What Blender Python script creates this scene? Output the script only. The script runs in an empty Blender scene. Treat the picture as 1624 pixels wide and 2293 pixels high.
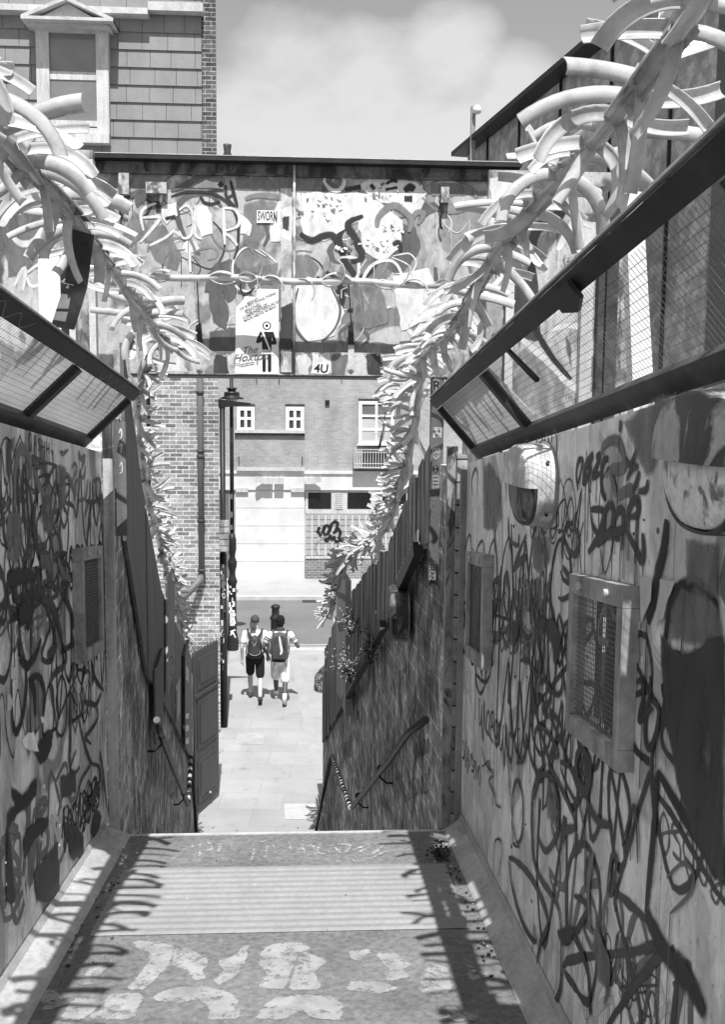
import bpy, math, random
from mathutils import Vector as V, Matrix
rnd = random.Random(7)
R_ = math.radians
S = bpy.context.scene
S.cycles.transparent_max_bounces = 32
COL = S.collection

# ------------------------------------------------------------------ camera
FPX, CX, CY, EYE = 2200.0, 812.0, 1146.5, 5.9
ROLL = 0.0085
def basis(psi, th):
    f0 = V((math.sin(psi), math.cos(psi), 0)); r0 = V((math.cos(psi), -math.sin(psi), 0)); z = V((0, 0, 1))
    F = f0*math.cos(th) - z*math.sin(th); U0 = f0*math.sin(th) + z*math.cos(th)
    return r0*math.cos(ROLL) + U0*math.sin(ROLL), U0*math.cos(ROLL) - r0*math.sin(ROLL), F
def proj_dir(d, B):
    R, U, F = B
    return CX + FPX*d.dot(R)/d.dot(F), CY - FPX*d.dot(U)/d.dot(F)
psi = th = 0.05
for _ in range(20):
    x, y = proj_dir(V((0, 1, 0)), basis(psi, th))
    psi += (x - 690)/FPX; th += (y - 920)/FPX
CB = basis(psi, th)
TS = 0.1
for _ in range(20):
    x, y = proj_dir(V((0, 1, -TS)), CB); TS += (1150 - y)/FPX
EYEP = V((0, 0, EYE))
SOFT = set()                                     # paints with a soft sprayed edge
cd = bpy.data.cameras.new('Camera'); cam = bpy.data.objects.new('Camera', cd); COL.objects.link(cam)
cd.sensor_fit = 'VERTICAL'; cd.sensor_height = 36; cd.lens = FPX/2293*36; cd.clip_start = .02; cd.clip_end = 2000
m = Matrix.Identity(4)
for i, c in enumerate((CB[0], CB[1], -CB[2])):
    for j in range(3): m[j][i] = c[j]
m.translation = EYEP
cam.matrix_world = m; S.camera = cam

# ------------------------------------------------------------------ sky, sun, exposure
SUN_EL = R_(60)
w = bpy.data.worlds.new('World'); S.world = w; w.use_nodes = True
nt = w.node_tree; nt.nodes.clear()
def N(nt, t, **k):
    n = nt.nodes.new(t)
    for a, b in k.items(): setattr(n, a, b)
    return n
sky = N(nt, 'ShaderNodeTexSky'); sky.sky_type = 'NISHITA'; sky.sun_disc = False
sky.sun_elevation = SUN_EL; sky.sun_rotation = math.pi - R_(3.2)
bw = N(nt, 'ShaderNodeRGBToBW'); nt.links.new(sky.outputs[0], bw.inputs[0])
tc = N(nt, 'ShaderNodeTexCoord')
mp = N(nt, 'ShaderNodeMapping'); mp.inputs['Scale'].default_value = (1.0, 1.0, 1.9); mp.inputs['Location'].default_value = (0.33, 0.1, 0.05)
nt.links.new(tc.outputs['Generated'], mp.inputs[0])
nz = N(nt, 'ShaderNodeTexNoise'); nz.inputs['Scale'].default_value = 4.2; nz.inputs['Detail'].default_value = 7; nz.inputs['Roughness'].default_value = .5
nt.links.new(mp.outputs[0], nz.inputs['Vector'])
cr = N(nt, 'ShaderNodeValToRGB'); cr.color_ramp.elements[0].position = .12; cr.color_ramp.elements[1].position = 1.0
prev = None                                       # one cumulus bank to the north: lobes in fixed sky directions, broken up by noise
for px_, py_, pr_ in ((640, 235, 190), (820, 235, 185), (700, 330, 280), (540, 320, 170), (980, 330, 190), (1010, 150, 130), (1150, 210, 110)):
    d_ = (CB[2] + CB[0]*((px_ - CX)/FPX) - CB[1]*((py_ - CY)/FPX)).normalized(); co = math.cos(pr_/FPX)
    dn_ = N(nt, 'ShaderNodeVectorMath', operation='DOT_PRODUCT'); dn_.inputs[1].default_value = d_; nt.links.new(tc.outputs['Generated'], dn_.inputs[0])
    ma = N(nt, 'ShaderNodeMath', operation='MULTIPLY_ADD'); nt.links.new(dn_.outputs['Value'], ma.inputs[0]); ma.inputs[1].default_value = 1/(1-co); ma.inputs[2].default_value = -co/(1-co)
    if prev is None: prev = ma
    else: mm = N(nt, 'ShaderNodeMath', operation='SMOOTH_MAX'); mm.inputs[2].default_value = .3; nt.links.new(prev.outputs[0], mm.inputs[0]); nt.links.new(ma.outputs[0], mm.inputs[1]); prev = mm
nz.inputs['Scale'].default_value = 9; nz.inputs['Roughness'].default_value = .55
na_ = N(nt, 'ShaderNodeMath', operation='MULTIPLY_ADD'); nt.links.new(nz.outputs['Fac'], na_.inputs[0]); na_.inputs[1].default_value = 1.9; nt.links.new(prev.outputs[0], na_.inputs[2])
ns_ = N(nt, 'ShaderNodeMath', operation='SUBTRACT'); nt.links.new(na_.outputs[0], ns_.inputs[0]); ns_.inputs[1].default_value = .92
nt.links.new(ns_.outputs[0], cr.inputs[0])
cf = N(nt, 'ShaderNodeMath', operation='MULTIPLY'); nt.links.new(cr.outputs[0], cf.inputs[0]); cf.inputs[1].default_value = .72
mx = N(nt, 'ShaderNodeMix'); mx.data_type = 'FLOAT'
nt.links.new(cf.outputs[0], mx.inputs[0])
nt.links.new(bw.outputs[0], mx.inputs[2]); mx.inputs[3].default_value = 4.9
# unseen cloud fill added overhead and behind the camera to lift the shade
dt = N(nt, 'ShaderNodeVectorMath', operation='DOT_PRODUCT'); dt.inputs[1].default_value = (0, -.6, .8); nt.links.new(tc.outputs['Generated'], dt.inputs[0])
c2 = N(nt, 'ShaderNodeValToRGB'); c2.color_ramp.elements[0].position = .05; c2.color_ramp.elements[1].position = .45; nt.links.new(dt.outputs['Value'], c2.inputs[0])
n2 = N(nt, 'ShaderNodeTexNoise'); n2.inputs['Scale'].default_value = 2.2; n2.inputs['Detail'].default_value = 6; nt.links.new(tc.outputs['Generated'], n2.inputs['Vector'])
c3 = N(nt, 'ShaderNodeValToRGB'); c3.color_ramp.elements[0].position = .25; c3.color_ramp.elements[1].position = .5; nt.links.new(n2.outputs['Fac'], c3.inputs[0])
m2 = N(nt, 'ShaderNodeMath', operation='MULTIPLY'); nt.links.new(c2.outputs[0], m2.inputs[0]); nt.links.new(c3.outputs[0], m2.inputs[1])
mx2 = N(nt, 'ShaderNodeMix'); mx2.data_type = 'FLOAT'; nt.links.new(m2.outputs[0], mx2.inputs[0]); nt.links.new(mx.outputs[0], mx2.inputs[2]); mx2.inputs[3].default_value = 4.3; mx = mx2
bg = N(nt, 'ShaderNodeBackground'); bg.inputs['Strength'].default_value = .090
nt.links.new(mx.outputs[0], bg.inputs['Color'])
wo = N(nt, 'ShaderNodeOutputWorld'); nt.links.new(bg.outputs[0], wo.inputs[0])
ld = bpy.data.lights.new('Sun', 'SUN'); ld.energy = 3.4; ld.angle = R_(.42); ld.color = (1, 1, 1)
sun = bpy.data.objects.new('Sun', ld); COL.objects.link(sun)
sun.rotation_euler = (R_(30), 0, R_(3.2)); sun.location = (0, -30, 60)
S.view_settings.view_transform = 'Standard'; S.view_settings.look = 'None'
S.view_settings.exposure = 1.0; S.view_settings.gamma = 1.0

# ------------------------------------------------------------------ pixel -> place helpers (image 1624 x 2293)
def ray(x, y): return CB[2] + CB[0]*((x - CX)/FPX) - CB[1]*((y - CY)/FPX)
def PY(x, y, Y): d = ray(x, y); return EYEP + d*(Y/d.y)
def PX(x, y, X): d = ray(x, y); return EYEP + d*(X/d.x)
def PZ(x, y, Z): d = ray(x, y); return EYEP + d*((Z - EYE)/d.z)
def PP(x, y, p0, n): d = ray(x, y); return EYEP + d*((p0 - EYEP).dot(n)/d.dot(n))
def el(Y): return EYE - TS*Y                    # line through the eye parallel to the sloping deck
DK = 1.65
DECK_N = V((0, TS, 1)).normalized()
def PD(x, y, up=0): return PP(x, y, V((0, 0, EYE - DK + up)), DECK_N)

# ------------------------------------------------------------------ objects
def tag(o, label=None, cat=None, group=None, kind=None):
    if label: o['label'] = label
    if cat: o['category'] = cat
    if group: o['group'] = group
    if kind: o['kind'] = kind
    return o
def thing(name, loc, label, cat, group=None):
    o = bpy.data.objects.new(name, None); COL.objects.link(o); o.location = loc; o.empty_display_size = .1
    return tag(o, label, cat, group)
def wloc(o):
    p = V((0, 0, 0))
    while o: p = p + o.location; o = o.parent
    return p
class MB:
    def __init__(s): s.v = []; s.f = []; s.m = []; s.s = []; s.a = {}
    def face(s, pts, mi=0, sm=False):
        b = len(s.v); s.v += [V(p) for p in pts]; s.f.append(tuple(range(b, b+len(pts)))); s.m.append(mi); s.s.append(sm)
    def grid(s, rows, mi=0, sm=True, closed=False):
        b = len(s.v); n = len(rows[0])
        for r in rows: s.v += [V(p) for p in r]
        for i in range(len(rows)-1):
            for j in range(n if closed else n-1):
                k = (j+1) % n
                s.f.append((b+i*n+j, b+i*n+k, b+(i+1)*n+k, b+(i+1)*n+j)); s.m.append(mi); s.s.append(sm)
        return b
    def hexa(s, p, mi=0):                       # p: 4 bottom, 4 top, same winding
        b = len(s.v); s.v += [V(q) for q in p]
        for f in ((3, 2, 1, 0), (4, 5, 6, 7), (0, 1, 5, 4), (1, 2, 6, 5), (2, 3, 7, 6), (3, 0, 4, 7)):
            s.f.append(tuple(b+i for i in f)); s.m.append(mi); s.s.append(False)
    def box(s, a, b, mi=0):
        x0, y0, z0 = a; x1, y1, z1 = b
        s.hexa([(x0,y0,z0),(x1,y0,z0),(x1,y1,z0),(x0,y1,z0),(x0,y0,z1),(x1,y0,z1),(x1,y1,z1),(x0,y1,z1)], mi)
    def beam(s, p, q, wx, wz, up=(0, 0, 1), mi=0):
        p = V(p); q = V(q); d = (q-p).normalized(); a = d.cross(V(up)).normalized(); u = a.cross(d)
        c = lambda o, i, j: o + a*(wx/2*i) + u*(wz/2*j)
        s.hexa([c(p,-1,-1), c(p,1,-1), c(q,1,-1), c(q,-1,-1), c(p,-1,1), c(p,1,1), c(q,1,1), c(q,-1,1)], mi)
    def tube(s, pts, r, n=8, mi=0, caps=True):
        pts = [V(p) for p in pts]; rs = r if isinstance(r, (list, tuple)) else [r]*len(pts); rows = []; a = None
        for i, p in enumerate(pts):
            t = (pts[min(i+1, len(pts)-1)] - pts[max(i-1, 0)]).normalized()
            if a is None: a = t.orthogonal().normalized()
            a = (a - t*a.dot(t)).normalized(); b = t.cross(a)
            rows.append([p + (a*math.cos(2*math.pi*k/n) + b*math.sin(2*math.pi*k/n))*rs[i] for k in range(n)])
        b0 = s.grid(rows, mi, n > 4, True)
        if caps:
            s.f.append(tuple(b0+k for k in range(n-1, -1, -1))); s.m.append(mi); s.s.append(False)
            e = b0+(len(pts)-1)*n; s.f.append(tuple(e+k for k in range(n))); s.m.append(mi); s.s.append(False)
    def lathe(s, c, prof, n=20, mi=0):          # prof: [(radius, z)]
        c = V(c); rows = [[c + V((r*math.cos(2*math.pi*k/n), r*math.sin(2*math.pi*k/n), z)) for k in range(n)] for r, z in prof]
        b0 = s.grid(rows, mi, True, True)
        s.f.append(tuple(b0+k for k in range(n-1, -1, -1))); s.m.append(mi); s.s.append(False)
        e = b0+(len(prof)-1)*n; s.f.append(tuple(e+k for k in range(n))); s.m.append(mi); s.s.append(False)
    def poly(s, pts, mi=0): s.face(pts, mi)
    def slab(s, pts, off, mi=0):                # polygon pushed by vector off
        off = V(off); p = [V(q) for q in pts]; n = len(p)
        s.face([q+off for q in p], mi); s.face([q for q in reversed(p)], mi)
        for i in range(n): s.face([p[i], p[(i+1) % n], p[(i+1) % n]+off, p[i]+off], mi)
    def add(s, verts, faces, mi=0, sm=False):
        b = len(s.v); s.v += [V(p) for p in verts]
        for f in faces: s.f.append(tuple(b+i for i in f)); s.m.append(mi); s.s.append(sm)
    def build(s, name, mats, parent=None):
        if not isinstance(mats, (list, tuple)): mats = [mats]
        me = bpy.data.meshes.new(name); o = wloc(parent) if parent else V((0, 0, 0))
        me.from_pydata([p-o for p in s.v], [], s.f)
        for k in mats: me.materials.append(k)
        if any(k.name in SOFT for k in mats):
            at = me.attributes.new('soft', 'FLOAT', 'POINT'); at.data.foreach_set('value', [s.a.get(i, 1.0) for i in range(len(s.v))])
        me.polygons.foreach_set('material_index', s.m); me.polygons.foreach_set('use_smooth', s.s); me.update()
        ob = bpy.data.objects.new(name, me); COL.objects.link(ob); ob.parent = parent
        return ob
def text_into(mb, body, o, xd, yd, size, mi=0, bold=0.0, shear=0.0, align='LEFT'):
    c = bpy.data.curves.new('t', 'FONT'); c.body = body; c.size = size; c.offset = bold*size; c.shear = shear; c.align_x = align; c.resolution_u = 3
    ob = bpy.data.objects.new('t', c); COL.objects.link(ob)
    me = bpy.data.meshes.new_from_object(ob.evaluated_get(bpy.context.evaluated_depsgraph_get()))
    bpy.data.objects.remove(ob); bpy.data.curves.remove(c)
    xd = V(xd); yd = V(yd)
    mb.add([V(o) + xd*v.co.x + yd*v.co.y for v in me.vertices], [tuple(p.vertices) for p in me.polygons], mi)
    bpy.data.meshes.remove(me)

# ------------------------------------------------------------------ materials (a monochrome world)
def g(v): return (v, v, v, 1)
def newmat(name):
    m = bpy.data.materials.new(name); m.use_nodes = True; nt = m.node_tree
    return m, nt, nt.nodes['Principled BSDF']
def coords(nt, scale, loc=(0, 0, 0), rot=(0, 0, 0)):
    tc = N(nt, 'ShaderNodeTexCoord'); mp = N(nt, 'ShaderNodeMapping')
    mp.inputs['Scale'].default_value = scale; mp.inputs['Location'].default_value = loc; mp.inputs['Rotation'].default_value = rot
    nt.links.new(tc.outputs['Object'], mp.inputs[0]); return mp.outputs[0]
def noise(nt, vec, scale=1, detail=6, rough=.55, dist=0):
    n = N(nt, 'ShaderNodeTexNoise'); n.inputs['Scale'].default_value = scale; n.inputs['Detail'].default_value = detail
    n.inputs['Roughness'].default_value = rough; n.inputs['Distortion'].default_value = dist
    nt.links.new(vec, n.inputs['Vector']); return n.outputs['Fac']
def ramp(nt, fac, stops, interp='LINEAR'):
    r = N(nt, 'ShaderNodeValToRGB'); r.color_ramp.interpolation = interp; e = r.color_ramp.elements
    e[0].position, e[0].color = stops[0][0], g(stops[0][1]); e[1].position, e[1].color = stops[-1][0], g(stops[-1][1])
    for p, v in stops[1:-1]: k = e.new(p); k.color = g(v)
    nt.links.new(fac, r.inputs[0]); return r.outputs[0]
def mix(nt, a, b, fac=.5, mode='MIX'):
    n = N(nt, 'ShaderNodeMix'); n.data_type = 'RGBA'; n.blend_type = mode
    for s, i in ((fac, 0), (a, 6), (b, 7)):
        if isinstance(s, (int, float)): n.inputs[i].default_value = s if i == 0 else g(s)
        else: nt.links.new(s, n.inputs[i])
    return n.outputs[2]
def bumpy(nt, bsdf, h, strength, dist=.01):
    b = N(nt, 'ShaderNodeBump'); b.inputs['Strength'].default_value = strength; b.inputs['Distance'].default_value = dist
    nt.links.new(h, b.inputs['Height']); nt.links.new(b.outputs[0], bsdf.inputs['Normal'])
def pm(name, stops, scale=(5, 5, 5), rough=.8, bump=0, fine=.12, metal=0, dist=0, spec=.3, bd=.006):
    """plain weathered paint, metal, stone ...: noise -> grey ramp, fine grain on top"""
    m, nt, b = newmat(name)
    if isinstance(stops, (int, float)): stops = [(.3, stops*.82), (.7, stops*1.15)]
    f = noise(nt, coords(nt, scale), 1, 7, .6, dist)
    c = ramp(nt, f, stops)
    f2 = noise(nt, coords(nt, (38, 38, 38)), 1, 4, .7)
    c = mix(nt, c, ramp(nt, f2, [(.25, 1-fine*2.4), (.75, 1+fine)]), 1, 'MULTIPLY')
    nt.links.new(c, b.inputs['Base Color']); b.inputs['Roughness'].default_value = rough; b.inputs['Metallic'].default_value = metal
    b.inputs['Specular IOR Level'].default_value = spec
    if bump: bumpy(nt, b, f2, bump, bd)
    return m
def brick(name, c1, c2, mortar, bw=.225, bh=.075, ms=.012, axes='xz', var=.25, offset=.5, bump=.4, rough=.9, dirt=.3):
    m, nt, b = newmat(name)
    tc = N(nt, 'ShaderNodeTexCoord'); sp = N(nt, 'ShaderNodeSeparateXYZ'); cb = N(nt, 'ShaderNodeCombineXYZ')
    nt.links.new(tc.outputs['Object'], sp.inputs[0])
    for i, a in enumerate(axes): nt.links.new(sp.outputs['xyz'.index(a)], cb.inputs[i])
    t = N(nt, 'ShaderNodeTexBrick'); t.offset = offset
    for k, v in (('Scale', 1), ('Brick Width', bw), ('Row Height', bh), ('Mortar Size', ms/2), ('Mortar Smooth', .2), ('Bias', 0)): t.inputs[k].default_value = v
    t.inputs['Color1'].default_value = g(c1); t.inputs['Color2'].default_value = g(c2); t.inputs['Mortar'].default_value = g(mortar)
    wob = noise(nt, coords(nt, (9, 9, 9)), 1, 3)
    vm = N(nt, 'ShaderNodeVectorMath', operation='SCALE'); vm.inputs['Scale'].default_value = .012; nt.links.new(wob, vm.inputs[0])
    va = N(nt, 'ShaderNodeVectorMath', operation='ADD'); nt.links.new(cb.outputs[0], va.inputs[0]); nt.links.new(vm.outputs[0], va.inputs[1])
    nt.links.new(va.outputs[0], t.inputs['Vector'])
    n1 = noise(nt, coords(nt, (14, 14, 14)), 1, 6, .7); n2 = noise(nt, coords(nt, (1.1, 1.1, .8)), 1, 5)
    c = mix(nt, t.outputs['Color'], ramp(nt, n1, [(.25, 1-var*1.6), (.75, 1+var)]), 1, 'MULTIPLY')
    c = mix(nt, c, ramp(nt, n2, [(.3, 1-dirt), (.7, 1.1)]), 1, 'MULTIPLY')
    nt.links.new(c, b.inputs['Base Color']); b.inputs['Roughness'].default_value = rough; b.inputs['Specular IOR Level'].default_value = .2
    if bump:
        h = mix(nt, ramp(nt, t.outputs['Fac'], [(0, 1), (1, 0)]), n1, .25); bumpy(nt, b, h, bump, .012)
    return m
def painted_wall(name, base=(.30, .40, .24, .35, .13), seed=0.0, gloss=.45, sc=(1.5, 1.5, .75), stk=1.0):
    """steel or board with many layers of spray paint, drips and scuffs"""
    m, nt, b = newmat(name)
    big = noise(nt, coords(nt, sc, (seed, 2*seed, seed)), 1, 4, .5, .8)
    c = ramp(nt, big, [(0, base[0]), (.36, base[0]), (.39, base[2]), (.45, base[2]), (.47, base[3]), (.56, base[1]), (.585, base[4]), (.63, base[4]), (.65, base[0]), (.73, base[1]), (.76, base[2]), (1, base[3])])
    streak = noise(nt, coords(nt, (9, 9, 2.6), (seed, 0, 0)), 1, 8, .7, 2.0)
    patch = noise(nt, coords(nt, (2.6, 2.6, 1.0), (0, seed, 3)), 1, 4, .5, .5)
    mask = mix(nt, ramp(nt, streak, [(.50, 0), (.56, 1)]), ramp(nt, patch, [(.44, 0), (.56, 1)]), 1, 'MULTIPLY')
    mask = mix(nt, 0, mask, stk); c = mix(nt, c, base[4], mask)
    scuff = noise(nt, coords(nt, (11, 11, 5), (3, seed, 0)), 1, 9, .75, .5)
    c = mix(nt, c, ramp(nt, scuff, [(.3, .5), (.5, 1.0), (.70, 1.3)]), .95, 'MULTIPLY')
    drip = noise(nt, coords(nt, (34, 34, .8), (0, seed, 0)), 1, 3, .6, .3); dm_ = noise(nt, coords(nt, (3.1, 3.1, 2.0), (seed, 5, 0)), 1, 3)
    c = mix(nt, c, ramp(nt, drip, [(.34, .35), (.40, 1)]), mix(nt, 0, ramp(nt, dm_, [(.5, 0), (.58, .8)]), stk), 'MULTIPLY')
    speck = noise(nt, coords(nt, (60, 60, 40), (2, seed, 0)), 1, 3, .6); c = mix(nt, c, ramp(nt, speck, [(.30, .35), (.38, 1)]), .8, 'MULTIPLY')
    chip = noise(nt, coords(nt, (31, 31, 22), (1, 1, seed)), 1, 3, .5)
    c = mix(nt, c, .62, ramp(nt, chip, [(.735, 0), (.755, .8)]))
    nt.links.new(c, b.inputs['Base Color']); b.inputs['Roughness'].default_value = gloss; b.inputs['Specular IOR Level'].default_value = .35
    bumpy(nt, b, scuff, .25, .004)
    return m
def spray(name, v, worn=.0, rough=.5):
    m, nt, b = newmat(name)
    f = noise(nt, coords(nt, (12, 12, 6)), 1, 6, .65)
    nt.links.new(ramp(nt, f, [(.3, v*.75), (.7, v*1.3)]), b.inputs['Base Color']); b.inputs['Roughness'].default_value = rough; b.inputs['Specular IOR Level'].default_value = .3
    if not worn:
        SOFT.add(m.name); at = N(nt, 'ShaderNodeAttribute'); at.attribute_name = 'soft'
        f3 = noise(nt, coords(nt, (70, 70, 50)), 1, 4, .7); f4 = noise(nt, coords(nt, (9, 9, 5)), 1, 6, .7)
        ad = N(nt, 'ShaderNodeMath', operation='MULTIPLY_ADD'); nt.links.new(f3, ad.inputs[0]); ad.inputs[1].default_value = .3; nt.links.new(at.outputs['Fac'], ad.inputs[2])
        f5 = noise(nt, coords(nt, (13, 13, 3.0)), 1, 6, .65, .6); ae = N(nt, 'ShaderNodeMath', operation='MULTIPLY_ADD'); nt.links.new(f5, ae.inputs[0]); ae.inputs[1].default_value = .75; nt.links.new(ad.outputs[0], ae.inputs[2])
        a_ = ramp(nt, ae.outputs[0], [(.62, 0), (.98, 1)]); a_ = mix(nt, a_, ramp(nt, f4, [(.26, .25), (.40, 1)]), 1, 'MULTIPLY')
        nt.links.new(a_, b.inputs['Alpha'])
    if worn:
        SOFT.add(m.name); at = N(nt, 'ShaderNodeAttribute'); at.attribute_name = 'soft'
        f2 = noise(nt, coords(nt, (16, 16, 16)), 1, 9, .8); ad = N(nt, 'ShaderNodeMath', operation='MULTIPLY_ADD'); nt.links.new(at.outputs['Fac'], ad.inputs[0]); ad.inputs[1].default_value = .22; nt.links.new(f2, ad.inputs[2])
        a = ramp(nt, ad.outputs[0], [(worn+.14, 0), (worn+.24, .9)]); nt.links.new(a, b.inputs['Alpha'])
    return m
M = {}
M['paint_k'] = spray('black spray paint', .014); M['paint_d'] = spray('dark spray paint', .045); M['paint_m'] = spray('grey spray paint', .14)
M['paint_l'] = spray('pale spray paint', .55); M['paint_w'] = spray('white paint', .8)
M['wall_l'] = painted_wall('sprayed steel', (.66, .80, .50, .74, .26), 0.0, .45, (1.5, 1.5, .75), .4); M['wall_r'] = painted_wall('sprayed board', (.74, .84, .58, .80, .42), 4.3, .45, (1.6, 1.6, 1.0), .28)
M['girder'] = painted_wall('sprayed girder steel', (.34, .44, .26, .40, .19), 9.1, .5, (1.3, 1.3, 1.3), 0.15)
M['hoard'] = painted_wall('sprayed hoarding', (.34, .46, .2, .4, .1), 2.2)
M['iron'] = pm('black iron', .022, (8, 8, 8), .45, .2); M['steel_dark'] = pm('dark painted steel', [(.35, .016), (.6, .03), (.75, .06)], (6, 6, 6), .5, .2)
M['rail_low'] = pm('grubby dark steel', [(.35, .03), (.6, .07), (.78, .16)], (7, 7, 7), .5, .2)
M['grey_steel'] = pm('grey painted steel', [(.3, .2), (.6, .32), (.8, .42)], (6, 6, 3), .45, .15)
M['pale_steel'] = pm('pale painted steel', [(.3, .42), (.7, .62)], (6, 6, 3), .5, .1)
M['white'] = pm('white paint', .74, (3, 3, 3), .6, 0, .05); M['offwhite'] = pm('off white render', .62, (1.2, 1.2, 1.2), .8, .1, .05)
M['wire'] = pm('galvanised wire', .2, (8, 8, 8), .4); M['wire'].node_tree.nodes['Principled BSDF'].inputs['Metallic'].default_value = .4
M['wood_d'] = pm('weathered boards with painted sun streaks', [(.3, .09), (.5, .17), (.64, .55)], (26, 26, 1.2), .85, .3); M['wood_l'] = pm('pale weathered board', [(.3, .3), (.7, .5)], (14, 14, 1.2), .8, .2)  # palest streaks of the dark boards paint in sun catching the planks
M['plain_d'] = pm('dark painted boards', [(.35, .10), (.6, .15), (.75, .26)], (14, 14, .8), .6, .15)
M['concrete'] = pm('concrete', .36, (2, 2, 2), .9, .3); M['black'] = pm('black void', .006, (3, 3, 3), .9)
# ------------------------------------------------------------------ setting: ground, road, pavements, alley, deck, steps
def sheet(name, pts, z, mat, thick=0):
    mb = MB(); p = [V((x, y, z)) for x, y in pts]
    if thick: mb.slab([q - V((0, 0, thick)) for q in p], (0, 0, thick))
    else: mb.face(p)
    return tag(mb.build(name, mat), kind='structure')
def paving_mat():
    m, nt, b = newmat('paving slabs')
    t = N(nt, 'ShaderNodeTexBrick'); t.offset = .42
    for k, v in (('Scale', 1), ('Brick Width', .95), ('Row Height', .62), ('Mortar Size', .005), ('Mortar Smooth', .5)): t.inputs[k].default_value = v
    for k, v in (('Color1', .31), ('Color2', .345), ('Mortar', .24)): t.inputs[k].default_value = g(v)
    nt.links.new(coords(nt, (1, 1, 1), (.4, .2, 0), (0, 0, R_(3.9))), t.inputs['Vector'])
    n1 = noise(nt, coords(nt, (.9, .9, .9)), 1, 6, .6); n2 = noise(nt, coords(nt, (45, 45, 45)), 1, 5, .7); n3 = noise(nt, coords(nt, (3.5, 3.5, 3.5)), 1, 7, .7)
    c = mix(nt, t.outputs['Color'], ramp(nt, n1, [(.3, .84), (.7, 1.08)]), 1, 'MULTIPLY')
    c = mix(nt, c, ramp(nt, n2, [(.25, .8), (.75, 1.15)]), 1, 'MULTIPLY'); c = mix(nt, c, ramp(nt, n3, [(.28, .72), (.42, 1), (.8, 1.05)]), 1, 'MULTIPLY')
    nt.links.new(c, b.inputs['Base Color']); b.inputs['Roughness'].default_value = .9; bumpy(nt, b, n2, .2, .004)
    return m
M['paving'] = paving_mat()
M['asphalt'] = pm('road asphalt', [(.3, .15), (.7, .20)], (.7, .7, .7), .9, .2, .2); M['ground'] = pm('ground', .2, (.5, .5, .5), .95)
M['kerb'] = pm('kerb stone', [(.3, .4), (.7, .55)], (3, 3, 3), .85, .2); M['farpave'] = pm('far pavement', [(.3, .34), (.7, .42)], (.8, .8, .8), .9, .1)
sheet('ground', [(-400, -60), (400, -60), (400, 500), (-400, 500)], -.16, M['ground'])
KY = 24.15
sheet('road', [(-60, KY-.3), (60, KY-.3), (60, 31.6), (-60, 31.6)], -.11, M['asphalt'])
sheet('far_pavement', [(-60, 31.2), (60, 31.2), (60, 36), (-60, 36)], 0, M['farpave'], .16)
sheet('far_kerb', [(-60, 30.95), (60, 30.95), (60, 31.196), (-60, 31.196)], .006, M['kerb'], .16)
sheet('pavement', [(-30, 8), (30, 8), (30, KY-.25), (-30, KY-.25)], 0, M['paving'], .16)
sheet('near_kerb', [(-60, KY-.246), (60, KY-.246), (60, KY), (-60, KY)], .005, M['kerb'], .16)
M['line'] = spray('road line paint', .42)
for yy in (24.62, 24.86): sheet('road_marking', [(-60, yy), (60, yy), (60, yy+.09), (-60, yy+.09)], -.106, M['line'])
a, b_, c, d = PZ(648, 1463, .004), PZ(667, 1463, .004), PZ(731, 1745, .004), PZ(706, 1745, .004)
sheet('drain_channel', [(p.x, p.y) for p in (d, c, b_, a)], .004, pm('pale channel stone', [(.3, .32), (.7, .38)], (4, 4, 4), .9, .2))
pt = [PZ(x, y, .004) for x, y in ((530, 1666), (590, 1666), (590, 1640), (530, 1640))]
sheet('pale_slab', [(p.x, p.y) for p in pt], .004, pm('pale slab', .37, (4, 4, 4), .9, .2))
# manhole frame and gully at the foot of the steps
pt = [PZ(x, y, .003) for x, y in ((638, 1835), (712, 1835), (705, 1800), (636, 1800))]
sheet('manhole_cover', [(p.x, p.y) for p in pt], .005, pm('stone infill cover', [(.3, .42), (.7, .5)], (9, 9, 9), .9, .3))
gu = [PZ(x, y, -.1) for x, y in ((677, 1349), (709, 1349), (709, 1341), (677, 1341))]
sheet('road_gully', [(p.x, p.y) for p in gu], -.105, M['iron'])

# walkway deck, sloping gently down away from the camera
XL, XR = -1.035, .80
def dz(Y): return el(Y) - DK
M['deck'] = pm('worn walkway coating', [(.28, .16), (.5, .21), (.72, .26)], (3, 3, 3), .85, .5, .22)
M['ridge'] = pm('ribbed tread plate', [(.3, .26), (.7, .32)], (3, 1.5, 3), .7, .1, .08)
M['worn'] = spray('worn white floor paint', .36, .46); M['worn2'] = spray('faint white floor paint', .45, .53)
DE = PD(650, 1868).y
def sloped(mb, x0, x1, y0, y1, h0, h1, mi=0):
    mb.hexa([(x0,y0,dz(y0)+h0),(x1,y0,dz(y0)+h0),(x1,y1,dz(y1)+h0),(x0,y1,dz(y1)+h0),(x0,y0,dz(y0)+h1),(x1,y0,dz(y0)+h1),(x1,y1,dz(y1)+h1),(x0,y1,dz(y1)+h1)], mi)
deck = MB(); sloped(deck, XL-.1, XR+.1, -3.5, DE, -.14, 0)
sloped(deck, XL+.1, XR-.07, DE+.002, DE+.03, -.16, .004, 1)
# ribbed tread band
yb0, yb1 = PD(650, 2088).y, PD(650, 1940).y
n = 12
for i in range(n):
    y0 = yb0 + (yb1-yb0)*i/n; y1 = y0 + (yb1-yb0)/n
    for q, (u0, u1, h0, h1) in enumerate(((0, .25, .003, .010), (.25, .55, .010, .010), (.55, .85, .010, .003), (.85, 1, .003, .003))):
        ya, yb = y0+(y1-y0)*u0, y0+(y1-y0)*u1
        deck.face([(-.84, ya, dz(ya)+h0), (.645, ya, dz(ya)+h0), (.645, yb, dz(yb)+h1), (-.84, yb, dz(yb)+h1)], 2)
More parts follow.
